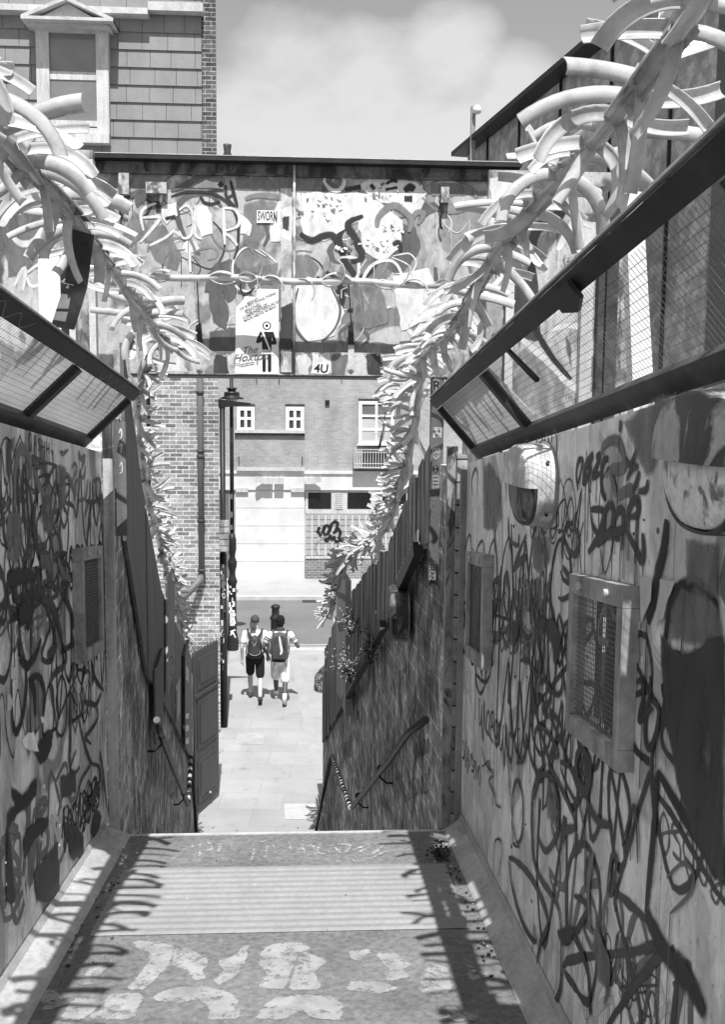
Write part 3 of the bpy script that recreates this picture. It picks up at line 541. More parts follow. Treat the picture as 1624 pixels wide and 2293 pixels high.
for a in (
 (RC,'k',.02,[(1120,640),(1105,500),(1120,390),(1150,360),(1165,400),(1120,590)]),(RC,'k',.035,[(1165,600),(1190,430),(1230,370),(1262,310)]),(RC,'k',.028,[(1245,420),(1210,520),(1170,600)]),(RC,'k',.028,[(1290,340),(1325,320),(1300,420),(1260,520),(1330,490)]),(RC,'k',.03,[(1400,350),(1360,380),(1340,480),(1345,640),(1380,740)]),
 (RC,'d',.026,[(1070,950),(1010,990),(975,1150),(975,1280)]),(RC,'d',.026,[(1080,980),(1130,1080),(1125,1200),(1080,1245),(1010,1170)]),(RC,'d',.026,[(980,1360),(1040,1450),(1080,1490)]),
 (RC,'d',.02,[(470,900),(480,1100),(500,1240)]),(RC,'d',.036,[(520,1390),(560,1320),(640,1270)]),(RC,'d',.02,[(520,1400),(545,1290),(640,1060)]),(RC,'d',.014,[(345,1460),(325,1600),(330,1800),(345,1815),(355,1700)]),(RC,'d',.024,[(460,1390),(430,1500),(435,1700),(460,1810),(480,1600),(465,1400)]),(RC,'d',.016,[(440,1820),(400,1950),(385,1900)]),
 (RC,'d',.022,[(690,1320),(690,1700),(720,1850),(760,1880),(900,1850)]),(RC,'d',.028,[(500,1700),(485,1880),(570,1920),(560,2000),(520,2050)]),(RC,'d',.024,[(570,1580),(575,1800),(600,1950),(650,2010),(690,1990)]),(RC,'d',.022,[(700,2280),(705,2100),(740,2010),(770,2120),(800,2293)]),(RC,'m',.024,[(590,1560),(640,1500),(670,1600),(660,1750),(620,1700)]),(RC,'d',.02,[(480,1110),(560,1160),(570,1050)]),(RC,'m',.04,[(780,1180),(830,1250),(810,1330)]),(RC,'m',.02,[(740,1640),(760,1480),(800,1420),(800,1620)]),(RC,'m',.02,[(820,1650),(860,1480),(885,1340)]),(RC,'d',.02,[(960,1390),(990,1480),(1060,1520),(1070,1600),(980,1660),(940,1640)]),(RC,'m',.018,[(140,700),(130,560),(160,450),(185,500),(180,700)]),(RC,'m',.02,[(350,1230),(345,1050),(370,960)]),
 (RF,'m',.034,[(330,690),(340,610),(400,560),(460,560),(505,620),(520,720),(525,800),(420,810),(410,850),(440,970),(460,1050)]),(RF,'m',.036,[(460,1050),(580,990),(600,1060)]),
 (RF,'d',.024,[(230,1180),(250,1160),(340,1170),(340,1230),(300,1370),(250,1300),(235,1200)]),(RF,'d',.024,[(350,1370),(360,1180),(400,1120),(430,1160),(420,1290),(390,1350)]),(RF,'d',.028,[(450,1380),(440,1250),(490,1160),(520,1220),(500,1390),(450,1420)]),(RF,'d',.028,[(560,1320),(560,1200),(600,1100),(650,1090),(650,1200),(580,1230)]),
 (RF,'d',.032,[(210,1540),(300,1420),(420,1370),(560,1330)]),(RF,'d',.03,[(550,1350),(620,1490),(685,1610),(700,1500),(690,1370)]),(RF,'m',.02,[(500,1390),(510,1520)]),(RF,'d',.02,[(540,700),(570,770),(600,740),(640,620)]),(RF,'d',.02,[(550,900),(600,800),(650,780)]),(RF,'d',.02,[(600,1010),(650,880),(660,820)]),(RF,'d',.02,[(660,1000),(720,990),(740,900)]),(RF,'d',.02,[(500,380),(490,480)]),
 (RF,'k',.045,[(905,1250),(880,1500),(820,1750),(780,2000),(735,2150)]),(RF,'k',.04,[(895,2293),(925,2100),(980,1920),(1060,1850),(1140,1830),(1220,1860),(1350,2030)]),
 (RG,'d',.022,[(1140,250),(1165,235),(1175,330),(1150,460),(1190,420),(1230,390)]),(RG,'d',.022,[(1215,210),(1215,300),(1190,450),(1190,580),(1220,610),(1255,500),(1260,380),(1220,350)]),
 (RG,'k',.045,[(1285,250),(1330,470),(1400,720),(1500,1050),(1590,1350)]),(RG,'k',.03,[(1260,745),(1240,1000),(1190,1540)]),(RG,'k',.035,[(1260,745),(1340,890),(1430,1040),(1500,1160),(1590,1320)]),(RG,'k',.07,[(1190,1540),(1300,1760),(1420,1900),(1520,2100)]),(RG,'m',.012,[(1310,1340),(1400,1260),(1460,1320),(1440,1430),(1330,1540)]),
 (RG,'d',.022,[(480,130),(520,120),(560,180),(590,210),(600,120),(580,20)]),(RG,'d',.018,[(550,100),(555,310),(585,420)]),(RG,'d',.024,[(590,370),(590,260),(620,235),(650,280),(650,350),(610,400),(640,440),(620,380)]),(RG,'d',.02,[(610,180),(650,280),(700,315),(720,260),(715,170)]),(RG,'d',.024,[(425,310),(435,500),(470,660),(490,690),(515,620),(515,530)]),(RG,'d',.022,[(515,530),(540,660),(580,750),(625,700)]),(RG,'d',.013,[(385,290),(410,640),(440,1050),(445,1150),(480,1170)]),
 (RG,'d',.02,[(445,1000),(440,880),(465,795),(495,870),(500,1010),(490,1110),(465,1145),(445,1050)]),(RG,'d',.028,[(560,900),(590,790),(625,760),(670,800),(700,940),(695,1080),(660,1160),(620,1190),(580,1110)]),(RG,'d',.026,[(625,700),(570,800),(550,950),(555,1200),(590,1330),(660,1440),(700,1520),(715,1640)]),
 (RG,'d',.024,[(580,480),(640,530),(690,620),(690,660),(640,670)]),(RG,'d',.026,[(640,700),(710,830),(780,980),(800,1080)]),(RG,'d',.034,[(800,1060),(740,1080),(715,1140)]),(RG,'d',.02,[(740,500),(730,600),(740,700),(765,690),(770,560),(750,490)]),(RG,'d',.04,[(830,610),(870,680),(880,780),(850,860),(810,800),(800,680),(830,610)]),(RG,'d',.03,[(850,860),(880,960),(930,1030),(1000,1050)]),(RG,'d',.016,[(810,900),(850,1100),(850,1400)]),
 (RG,'d',.028,[(420,1230),(450,1240),(530,1320),(600,1450),(640,1600),(600,1700),(580,1800)]),(RG,'d',.024,[(420,1240),(440,1400),(500,1600),(570,1700),(560,1600)]),(RG,'k',.026,[(710,1660),(760,1650),(800,1640),(830,1590),(860,1530),(850,1480),(790,1440)]),(RG,'k',.03,[(780,1660),(830,1750),(870,1900),(880,2110)]),(RG,'d',.026,[(580,1810),(590,1960),(620,2050),(680,2040),(715,1920),(715,1700)]),(RG,'d',.03,[(600,1980),(640,2080),(690,2120)]),(RG,'d',.016,[(1060,1160),(1120,950),(1140,1000),(1150,1260)]),(RG,'d',.02,[(975,1430),(1000,1230),(1030,1250),(1000,1440)]),(RG,'m',.03,[(880,1640),(870,1400),(900,1200)]),(RG,'m',.02,[(900,1760),(940,1700),(990,1850),(960,2050)]),
 (RG,'d',.014,[(265,610),(290,700),(330,760),(310,800),(340,880),(350,930),(375,950)]),(RG,'d',.012,[(270,720),(310,690),(300,760)]),(RG,'d',.01,[(330,1340),(340,1150),(372,1130),(380,1200),(360,1330)])): P.st(*a, drip=1)
for a in (
 (RC,'d',[(740,1870),(890,1850),(950,1950),(960,2020),(930,2230),(905,2230),(890,2060),(820,1960)]),(RC,'d',[(485,1870),(580,1900),(570,1990),(525,2060),(500,1960)]),(RF,'m',[(540,400),(740,270),(1000,130),(870,480),(830,700),(760,850),(700,780),(640,620)]),(RF,'l',[(860,1790),(980,1810),(920,1930),(880,2100),(800,2200),(850,1950)]),(RF,'l',[(680,1760),(780,1780),(770,1950),(690,2150)]),
 (RF,'m',[(930,2293),(960,2050),(1050,1880),(1180,1860),(1350,2040),(1400,2293)]),(RF,'m',[(1090,1440),(1350,1460),(1350,1900),(1220,1840),(1100,1800)]),(RG,'d',[(1285,0),(1400,100),(1624,0),(1624,1380),(1480,1130),(1380,800),(1310,470)]),(RG,'m',[(640,770),(690,900),(690,1060),(640,1000)]),(RG,'m',[(900,1700),(930,1650),(990,1800),(990,2000),(930,1900)]),(RG,'k',[(700,1650),(760,1620),(790,1640),(770,1680),(720,1700)]),(RC,'m',[(245,430),(300,400),(400,600),(410,900),(330,1000),(250,980)]),(RC,'m',[(700,1100),(860,1100),(870,1300),(800,1400),(720,1350)])): P.pl(*a)
for _ in range(40):
    Y = rnd.uniform(1.9, 4.9); p = V((XR, Y, el(Y)+rnd.uniform(-1.45, .2))); r = rnd.uniform(.003, .008)
    rw.slab([p + V((0, r*math.cos(t), r*math.sin(t))) for t in (0, 1.2, 2.4, 3.6, 4.9)], (-.003, 0, 0), 3+rnd.choice((3, 2, 1)))
RW = thing('parapet_wall', (XR, 3, el(3)-DK), 'graffiti covered steel side wall with barred windows along the right of the walkway', 'wall')
rw.build('wall_panel', [M['wall_r'], M['grey_steel'], M['black']] + PM_, RW)
kerb_plate(RW, 1, XR-.003, .10, XR-.09, 'skirting_plate')
hatch(RW, XR, -1, W1['y0'], W1['y1'], W1['z0'], W1['z1'], .042, ''); hatch(RW, XR, -1, W2['y0'], W2['y1'], W2['z0'], W2['z1'], .045, '', seethru=False)
bb = MB(); yc = (W1['y0']+W1['y1'])/2                 # cluttered ledge outside, seen through the mesh
bb.box((XR+.5, yc-.2, 3.2), (XR+.55, yc+1.6, 5.56), 0)
for i in range(16):
    z = rnd.uniform(4.7, 5.6); y = yc+rnd.uniform(-.05, .9); xx = XR+.06+.02*i; bb.box((xx, y, z), (xx+rnd.uniform(.08, .2), y+.012, z+rnd.uniform(.03, .16)), (2, 4, 1, 2, 3)[i % 5])
tag(bb.build('hoarding', [M['rail_low'], M['grey_steel'], M['pale_steel'], M['wood_d'], M['white']]), 'dark boarded panel with pale scraps behind the large mesh window', 'hoarding')
# ------------------------------------------------------------------ wall lamps
def blotch(name, lo, hi, sc=9, pos=(.44, .56)):
    return pm(name, [(pos[0], lo), (pos[1], hi)], (sc, sc, sc*.6), .5, .25, .15, 0, .6)
def wall_lamp(label, x, s, y0, y1, zt, hgt, mat, lens_mat, scale=1.0, dep=.105):
    """round eyelid bulkhead: drum fixed to the wall (plane x, sticking out along s), visor over the upper half, glass below"""
    yc, zc, ra, rb = (y0+y1)/2, zt-hgt/2, (y1-y0)/2, hgt/2; dep *= scale
    L = thing('wall_lamp', (x, yc, zc), label, 'lamp', 'bulkhead lamps on the passage walls')
    P_ = lambda a, k, d: V((x+s*d, yc+ra*k*math.copysign(abs(math.cos(a))**.82, math.cos(a)), zc+rb*k*math.copysign(abs(math.sin(a))**.82, math.sin(a))))
    n = 40; ring = lambda k, d, a0=0.0, a1=2*math.pi, m_=n: [P_(a0+(a1-a0)*i/m_, k, d) for i in range(m_+(0 if a1-a0 > 6 else 1))]
    h = MB(); h.grid([ring(1.0, .004), ring(1.0, dep*.55), ring(.99, dep*.62)], 0, True, True)
    vis = [ring(k, d, 0, math.pi, 20) for k, d in ((.99, dep*.62), (.97, dep*.86), (.90, dep*.98), (.7, dep*1.06), (.35, dep*1.09), (.02, dep*1.1))]
    h.grid(vis, 0, True); h.face([r[0] for r in vis] + [V((x+s*dep*.5, yc, zc))] + [r[-1] for r in reversed(vis)]); h.build('hood', mat, L)
    g_ = MB(); g_.grid([ring(k, d, math.pi, 2*math.pi, 20) for k, d in ((.93, dep*.6), (.90, dep*.74), (.75, dep*.86), (.4, dep*.92), (.02, dep*.93))], 0, True); g_.build('lens', lens_mat, L)
    rm = MB(); rm.grid([ring(k, d, math.pi, 2*math.pi, 20) for k, d in ((.99, dep*.62), (.985, dep*.72), (.94, dep*.72), (.935, dep*.6))], 0, True); rm.build('rim', M['rail_low'], L)
    bp = MB(); bp.grid([ring(1.06, .0005), ring(1.06, .006), ring(1.0, .007)], 0, True, True); bp.build('backplate', M['grey_steel'], L)
    for a in (.5, 2.6, 3.7, 5.7): sc_ = MB(); q = P_(a, 1.01, dep*.3); sc_.tube([q, q+(q-V((q.x, yc, zc))).normalized()*.008], .006, 8); sc_.build('screw', M['iron'], L)
    return L
ly0, ly1 = PX(1182, 1080, XR-.1).y, PX(1127, 1080, XR-.1).y
zt = PX(1215, 997, XR-.05).z; zb = PX(1215, 1192, XR-.05).z
wall_lamp('whitish hooded bulkhead lamp with dark glass above the far right window', XR, -1, ly0, ly1, zt, zt-zb, blotch('chalky hood', .45, .74), blotch('smeared glass', .03, .2, 12))
far2 = PX(1464, 1080, XR-.1).y; zt = PX(1545, 872, XR-.08).z; zb = PX(1545, 1192, XR-.08).z
wall_lamp('paint daubed bulkhead lamp with a speckled white lens at the right photo edge', XR, -1, far2-.36, far2, zt, zt-zb, blotch('daubed hood', .07, .40, 7, (.48, .53)), blotch('speckled lens', .2, .82, 20, (.38, .46)), scale=1.1)

# ------------------------------------------------------------------ mesh guards leaning in over the walkway
M['pvc'] = None
def pvc():
    m, nt, b = newmat('translucent sheet')
    f = noise(nt, coords(nt, (3, 1.2, 3)), 1, 5, .6)
    c = ramp(nt, f, [(.3, .6), (.7, .8)]); o = nt.nodes['Material Output']
    d = N(nt, 'ShaderNodeBsdfDiffuse'); t = N(nt, 'ShaderNodeBsdfTranslucent'); mx = N(nt, 'ShaderNodeMixShader'); mx.inputs[0].default_value = .62
    nt.links.new(c, d.inputs[0]); nt.links.new(c, t.inputs[0]); nt.links.new(d.outputs[0], mx.inputs[1]); nt.links.new(t.outputs[0], mx.inputs[2]); nt.links.new(mx.outputs[0], o.inputs[0])
    return m
M['pvc'] = pvc()
GL = dict(xb=XL-.05, hb=.325, xt=-.806, ht=.588, y0=.6, y1=4.79); GR = dict(xb=XR+.05, hb=.285, xt=.60, ht=.57, y0=.6, y1=4.82)
def guard(G, label, bars, sheets):
    T = thing('mesh_guard', (G['xb'], 3, el(3)+G['hb']), label, 'guard')
    pb = lambda y: V((G['xb'], y, el(y)+G['hb'])); pt_ = lambda y: V((G['xt'], y, el(y)+G['ht']))
    dv = (pt_(3)-pb(3)); h = dv.length; u = dv.normalized(); al = (pb(4)-pb(3)).normalized(); nn = al.cross(u).normalized()
    if nn.z > 0: nn = -nn                          # towards the walkway, below
    def bar(name, a, b, wd, th, mat, off=0, dirw=u):
        mb = MB(); o = nn*off
        d = (b-a).normalized(); sd = nn.cross(d).normalized()
        c = lambda p, i, j: p + sd*(wd/2*i) + nn*(th/2*j) + o
        mb.hexa([c(a,-1,-1), c(a,1,-1), c(b,1,-1), c(b,-1,-1), c(a,-1,1), c(a,1,1), c(b,1,1), c(b,-1,1)])
        return mb.build(name, mat, T)
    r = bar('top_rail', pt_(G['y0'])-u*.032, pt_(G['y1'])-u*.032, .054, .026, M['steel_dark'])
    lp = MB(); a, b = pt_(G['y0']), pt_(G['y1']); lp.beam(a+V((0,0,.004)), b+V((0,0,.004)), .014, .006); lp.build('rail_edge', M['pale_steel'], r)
    bar('bottom_rail', pb(G['y0'])+u*.03, pb(G['y1'])+u*.03, .06, .035, M['rail_low'])
    for y, wd in bars: bar('cross_bar', pb(y)+u*.062, pt_(y)-u*.067, wd, .032, M['steel_dark'], .003)
    ms = MB(); mesh_into(ms, pb(G['y0'])+u*.06-nn*.004, al*((pt_(G['y1'])-pt_(G['y0'])).length), u*(h-.125), 0, 0, .021, .0007)
    ms.build('mesh', M['wire'], T)
    for sh in sheets:
        mb = MB(); q = [pb(y)+u*(.03+(h-.06)*t)-nn*.022 for y, t in sh]; mb.slab(q, -nn*.003); mb.build('plastic_sheet', M['pvc'], T)
    return T, pb, pt_, u, nn
TL_, pbl, ptl, ul_, nl_ = guard(GL, 'sloping steel mesh guard topping the left wall', [(4.76, .035), (3.72, .05), (2.62, .03), (1.4, .05)], [[(3.35, 0), (4.78, 0), (4.78, 1), (3.2, 1)]])
TR_, pbr, ptr, ur_, nr_ = guard(GR, 'long sloping steel mesh guard topping the right wall', [(4.79, .035), (3.60, .05), (1.47, .09)], [[(3.5, 0), (4.81, 0), (4.81, 1), (3.6, 1), (3.55, .55)]])
rod = MB(); a = PX(1107, 752, .62); b = PX(1203, 850, .66); rod.tube([a, b], .009, 8); rod.build('stay_rod', M['iron'], TR_)
lg = MB(); a = PX(1225, 660, .615); lg.slab([ptr(2.42)-ur_*.02+nr_*.02, ptr(2.26)-ur_*.02+nr_*.02, ptr(2.26)-ur_*.07+nr_*.02, ptr(2.33)-ur_*.092+nr_*.02, ptr(2.42)-ur_*.07+nr_*.02], nr_*.012); lg.build('lug_plate', M['steel_dark'], TR_)
SCM = spray('chalk', .22)                         # chalky scribbles on the left top rail
for i, (y0, n) in enumerate(((2.55, 7), (3.95, 8))):
    sc = MB(); pts = [ptl(y0+.075*k)-ul_*(.012+.042*(k % 2)+.004*rnd.random())+nl_*.0165 for k in range(n)]; ribbon(sc, pts, .004, nl_, 0, .0012, sub=3); sc.build('chalk_scribble', SCM, TL_)

# ------------------------------------------------------------------ garlands of cut hose
def hose_mat():
    m, nt, b = newmat('cut translucent hose'); o = nt.nodes['Material Output']
    f = noise(nt, coords(nt, (14, 14, 14)), 1, 5, .6); f2 = noise(nt, coords(nt, (55, 55, 55)), 1, 4, .7)
    c = ramp(nt, f, [(.28, .42), (.5, .62), (.75, .74)])
    c = mix(nt, c, ramp(nt, f2, [(.25, .86), (.5, 1), (.8, 1.04)]), 1, 'MULTIPLY')
    nt.links.new(c, b.inputs['Base Color']); b.inputs['Roughness'].default_value = .2; b.inputs['Specular IOR Level'].default_value = .8
    t = N(nt, 'ShaderNodeBsdfTranslucent'); nt.links.new(c, t.inputs[0]); mx = N(nt, 'ShaderNodeMixShader'); mx.inputs[0].default_value = .28
    nt.links.new(b.outputs[0], mx.inputs[1]); nt.links.new(t.outputs[0], mx.inputs[2]); nt.links.new(mx.outputs[0], o.inputs[0])
    return m
M['hose'] = hose_mat()
def strip_into(mb, p, d, nrm, length, wd, bend, arc=150, segs=9, na=6, twist=0.0, taper=0.0, side=0.0):
    """a length of hose cut open: gutter-shaped strip, hollow side along -nrm, bending towards nrm"""
    p = V(p); d = V(d).normalized(); n = V(nrm); n = (n - d*n.dot(d)).normalized(); rows = []; th = .0022
    st = length/segs; r = wd/2/math.sin(R_(min(arc, 178)/2))
    for i in range(segs+1):
        b = d.cross(n); rr = r*(1 - taper*i/segs); ring = []
        for sgn in (1, 0):
            for k in (range(na) if sgn else range(na-1, -1, -1)):
                a = R_(-arc/2 + arc*k/(na-1)); q = rr if sgn else rr-th
                ring.append(p + b*(q*math.sin(a)) + n*(q*math.cos(a) - rr*.6))
        rows.append(ring)
        ang = bend*st; d2 = (d*math.cos(ang) - n*math.sin(ang)).normalized(); n = (n*math.cos(ang) + d*math.sin(ang)).normalized()
        if side: d2 = (Matrix.Rotation(side*st, 3, n) @ d2).normalized(); n = (n - d2*n.dot(d2)).normalized()
        if twist: n = (Matrix.Rotation(twist/segs, 3, d2) @ n).normalized()
        p = p + (d+d2)*.5*st; d = d2
    b0 = len(mb.v); mb.grid(rows, 0, True, True)
    for r_ in (rows[0], rows[-1]):
        for k in range(na-1): mb.face([r_[k], r_[k+1], r_[2*na-2-k], r_[2*na-1-k]], 0)
def garland(name, label, path, node, jobs, stem_w, stem_len, cat='garland', group='garlands of cut hose', core=.024):
    G = thing(name, path[0], label, cat, group)
    cb = MB(); cb.tube(path, core, 8); cb.build('core_tube', M['hose'], G)
    L = [0]
    for a, b in zip(path, path[1:]): L.append(L[-1] + (b-a).length)
    def at(s):
        s = max(0, min(s, L[-1]-1e-4)); i = max(k for k in range(len(path)-1) if L[k] <= s); t = (s-L[i])/(L[i+1]-L[i])
        return path[i].lerp(path[i+1], t), (path[i+1]-path[i]).normalized()
    mbs = []
    s = 0; i = 0
    while s < L[-1]:
        p, t = at(s)
        for kw in jobs(i, p, t):
            if cat == 'garland' and rnd.random() < .6: kw['nrm'] = -kw['nrm']; kw['bend'] = -kw['bend']; kw['side'] = -kw.get('side', 0)
            mb = MB(); strip_into(mb, **kw); mbs.append((p, mb, 'strip'))
        s += node*rnd.uniform(.85, 1.15)*(.78 if stem_w > .05 and p.y < 3.4 else 1); i += 1
    s = 0
    while s < L[-1] and stem_w:
        p, t = at(s); up = V((0, 0, 1)); sd = t.cross(up).normalized()
        mb = MB(); strip_into(mb, p - t*.04 + V((0, 0, -.006)), (t + sd*rnd.uniform(-.07, .07) + up*rnd.uniform(-.05, .12)), -up*.6 + sd*rnd.uniform(-.9, .9) if rnd.random() < .55 else up, stem_len*rnd.uniform(.85, 1.15), stem_w, rnd.uniform(-.25, .5), 165, 6)
        mbs.append((p, mb, 'stem')); s += stem_len*.62
    mbs.sort(key=lambda q: (q[0]-EYEP).length)
    rest = MB(); nd = 0
    for p, mb, nm in mbs:
        if nd < 96 or nm == 'stem': mb.build(nm, M['hose'], G); nd += nm == 'strip'
        else:
            b = len(rest.v); rest.v += mb.v; rest.f += [tuple(b+i for i in f) for f in mb.f]; rest.m += mb.m; rest.s += mb.s
    if rest.v: rest.build('strip', M['hose'], G)['kind'] = 'stuff'
    return G
U = rnd.uniform
def big_jobs(inn):                                # inn: +1 when the middle of the passage is towards +x
    def f(i, p, t):
        out = []; k = i % 4
        w_ = lambda: U(.026, .044)
        # arched strip reaching over the passage, broad side to the steps
        out.append(dict(p=p, d=V((inn, U(-.4, .4), U(-.05, .55))), nrm=V((inn*U(-.3, .2), U(-1.1, -.8), U(-.35, .45))), length=U(.14, .26), wd=w_(), bend=U(-1.8, 2.2), arc=U(75, 140), twist=U(-.6, .6), side=-inn*U(1.5, 7)))
        # outer strip, hanging or curling back
        out.append(dict(p=p, d=V((-inn, U(-.4, .4), U(-.45, .45))), nrm=V((-inn*.3, U(-1.1, -.8), U(-.35, .45))), length=U(.13, .25), wd=w_(), bend=U(-1.8, 2.5), arc=U(75, 140), twist=U(-.7, .7), side=inn*U(-4, 9.5)))
        # strip hanging down
        if k in (1, 3): out.append(dict(p=p, d=V((inn*U(-.8, .7), U(-.3, .8), -1)), nrm=V((U(-.6, .6), -1, U(-.7, -.2))), length=U(.13, .25), wd=w_(), bend=U(-2, 2.5), arc=U(75, 140), twist=U(-.9, .9), side=U(-5, 5)))
        if k == 2: out.append(dict(p=p, d=V((inn*U(-.6, .9), U(-.5, .6), 1)), nrm=V((U(-.8, .8), -1, .0)), length=U(.12, .2), wd=w_(), bend=U(-2, 3), arc=U(80, 140), twist=U(-.7, .7), side=U(-5, 5)))
        return out
    return f
def line(X, h, y0, y1, n=24, sag=.03): return [V((X + .008*math.sin(3*y), y, el(y) + h + sag*math.sin(2.3*y))) for y in (y0+(y1-y0)*i/n for i in range(n+1))]
garland('hose_garland', 'big garland of curled white hose strips strung above the left mesh guard', line(-.757, .938, 1.05, 5.7), .115, big_jobs(1), .066, .36)
garland('hose_garland', 'biggest garland of curled white hose strips strung above the right mesh guard', line(.69, .935, 1.0, 7.6), .125, big_jobs(-1), .062, .36)
# cross garland in front of the girder: slim tube with thin curls
pth = [PY(335 + 650*i/12, 618 + 20*i/12 + 3*math.sin(i*1.3), 8.2) for i in range(13)]
def ring_jobs(i, p, t):
    out = []
    for sg in (1, -1):
        if rnd.random() < .8: out.append(dict(p=p, d=V((U(.5, 1), U(-.5, -.1), sg*.8)), nrm=V((-.7, 0, sg*.8)), length=U(.18, .42), wd=U(.035, .055), bend=U(5, 11), arc=100, segs=18, na=4, twist=U(-.8, .8)))
    return out
garland('hose_garland', 'slim horizontal hose garland with thin ring curls across the girder front', pth, .24, ring_jobs, 0, .4, core=.028)
def stair_jobs(inn, ln=(.13, .22)):
    def f(i, p, t):
        out = []
        for _ in range(6): out.append(dict(p=p, d=V((inn*U(-.2, 1), U(-.9, .3), U(-.5, .9))), nrm=V((U(-.6, .6), U(-1.2, -.2), U(.2, 1))), length=U(*ln), wd=U(.036, .048), bend=U(-2, 5), arc=U(120, 165), segs=6, na=5, taper=.35, side=U(-4, 4)))
        return out
    return f
pl_ = [PY(x, y, Y) for x, y, Y in ((330, 800, 5.9), (308, 880, 6.2), (306, 950, 6.5), (318, 1050, 7.0), (332, 1130, 7.4), (350, 1180, 8.0), (362, 1235, 8.7), (378, 1300, 9.6), (396, 1370, 10.8), (408, 1425, 11.8))]
garland('hose_garland', 'dense garland of short hose strips descending beside the brick house along the left fence', pl_, .16, stair_jobs(1), .04, .3)
pr_ = [PY(x, y, Y) for x, y, Y in ((945, 845, 6.0), (930, 950, 6.3), (912, 1040, 6.7), (893, 1110, 7.1), (868, 1180, 7.7), (838, 1212, 8.4), (800, 1235, 9.2), (772, 1270, 10.1), (755, 1325, 11.2), (740, 1385, 12.3))]
garland('hose_garland', 'dense garland of short hose strips tumbling down the right plank fence', pr_, .145, stair_jobs(-1, (.15, .26)), .04, .3)
# flat straps tying the garlands to the guards
def strap(label, pts, wd, nrm, mat):
    mb = MB(); P = [V(p) for p in pts]
    for a, b in zip(P, P[1:]):
        s = V(nrm).cross((b-a).normalized()).normalized()*wd/2
        mb.slab([a-s, a+s, b+s, b-s], V(nrm).normalized()*.006)
    return tag(mb.build('flat_bracket', mat), label, 'bracket')
strap('dark flat steel bracket holding the left garland above its guard', [PX(186, 520, -.74), PX(170, 640, -.78), PX(140, 735, -.80)], .075, (0, -1, 0), M['grey_steel'] if False else M['rail_low'])
strap('grey flat bracket post under the far end of the right garland', [PY(1090, 590, 5.0), PY(1108, 760, 5.0)], .045, (0, -1, 0), M['grey_steel'])

# ------------------------------------------------------------------ railway girder across the alley
GY = 8.5
gx0, gx1 = PY(208, 600, GY).x, PY(1092, 600, GY).x
zt0, zt1 = PY(640, 362, GY-.12).z, PY(640, 390, GY).z
zb = PY(640, 839, GY).z; zang = PY(640, 788, GY).z
GB = thing('railway_girder', (0, GY, zb), 'graffiti covered riveted girder bridge spanning above the alley', 'bridge')
gm = MB(); gm.box((gx0-.35, GY, zb), (gx1+.25, GY+.05, zt0)); gm.box((gx0-.35, GY+.052, zb), (gx1+.25, GY+1.2, zb+.04), 6)
nG = V((0, -1, 0))
PMG = [spray('girder black', .03), spray('girder dark', .10), spray('girder grey', .19), spray('girder pale', .6), M['paint_w']]
P = Paint(gm, lambda x, y: PY(x, y, GY), nG, 1)
rg = random.Random(5)
for _ in range(80):                                # older layers: big soft throw-ups under the traced ones
    x, y = rg.uniform(300, 1050), rg.uniform(415, 780); r_ = rg.uniform(14, 60); n_ = rg.randint(5, 9); a0 = rg.uniform(0, 6); sq = rg.uniform(.6, 1.3); pts = [(x+r_*math.cos(a0+k*.8)*rg.uniform(.7, 1.2), y+r_*sq*math.sin(a0+k*.8)*rg.uniform(.7, 1.2)) for k in range(n_)]
    if rg.random() < .16: P.pl(region(0, 0, 1), rg.choice('mmld'), pts)
    else: P.st(region(0, 0, 1), rg.choice('mmlldk'), rg.choice((.01, .015, .02, .03, .05)), pts, 1)
RH = region(272.8, 337.8, .256); RI = region(649.6, 350.8, .256); RD = region(0, 0, 1)
for a in ((RI,'l',[(60,310),(350,320),(700,330),(980,560),(960,800),(800,900),(640,830),(600,560),(420,660),(300,740),(120,680)]),(RH,'m',[(500,330),(560,260),(640,230),(820,200),(900,250),(880,340),(700,345)]),(RH,'d',[(110,410),(215,335),(220,390),(130,490)]),(RH,'m',[(200,800),(240,680),(380,660),(410,740),(300,800)]),(RH,'l',[(620,320),(740,262),(850,280),(890,330)]),(RH,'l',[(640,480),(740,490),(790,560),(790,720),(690,750)]),(RH,'l',[(400,470),(470,450),(485,560),(390,640),(350,560),(350,500)]),(RH,'m',[(1000,240),(1380,250),(1380,330),(1000,330)]),(RH,'m',[(250,840),(420,760),(520,900),(480,1040),(300,950)]),(RH,'l',[(1290,600),(1380,440),(1480,460),(1490,700),(1380,790),(1310,790)]),(RH,'d',[(1410,640),(1430,580),(1455,600),(1450,680),(1420,710)]),(RH,'m',[(1070,480),(1250,420),(1290,520),(1280,680),(1150,900),(1060,800)]),(RH,'l',[(1040,560),(1130,650),(1110,740),(1040,720)]),
 (RI,'l',[(600,260),(700,200),(900,190),(1100,230),(1200,320),(1100,400),(1000,420),(800,400)]),(RI,'m',[(60,180),(290,180),(280,300),(60,310)]),(RI,'m',[(1230,250),(1500,230),(1530,340),(1250,340)]),(RD,'l',[(655,650),(690,620),(740,640),(770,700),(750,750),(690,765),(660,730)]),(RD,'d',[(468,655),(500,660),(512,700),(505,735),(480,720)]),(RD,'m',[(628,766),(900,772),(990,784),(990,787),(628,787)]),(RD,'d',[(505,740),(525,735),(525,787),(470,787),(470,745)]),(RD,'d',[(630,690),(655,680),(655,787),(628,787)]),(RD,'m',[(780,640),(850,640),(870,720),(800,740)]),(RD,'l',[(880,620),(960,600),(990,700),(900,740)]),(RD,'m',[(540,600),(620,590),(610,635),(540,630)])): P.pl(*a)  # the long low grey band paints in the cross garland's shadow
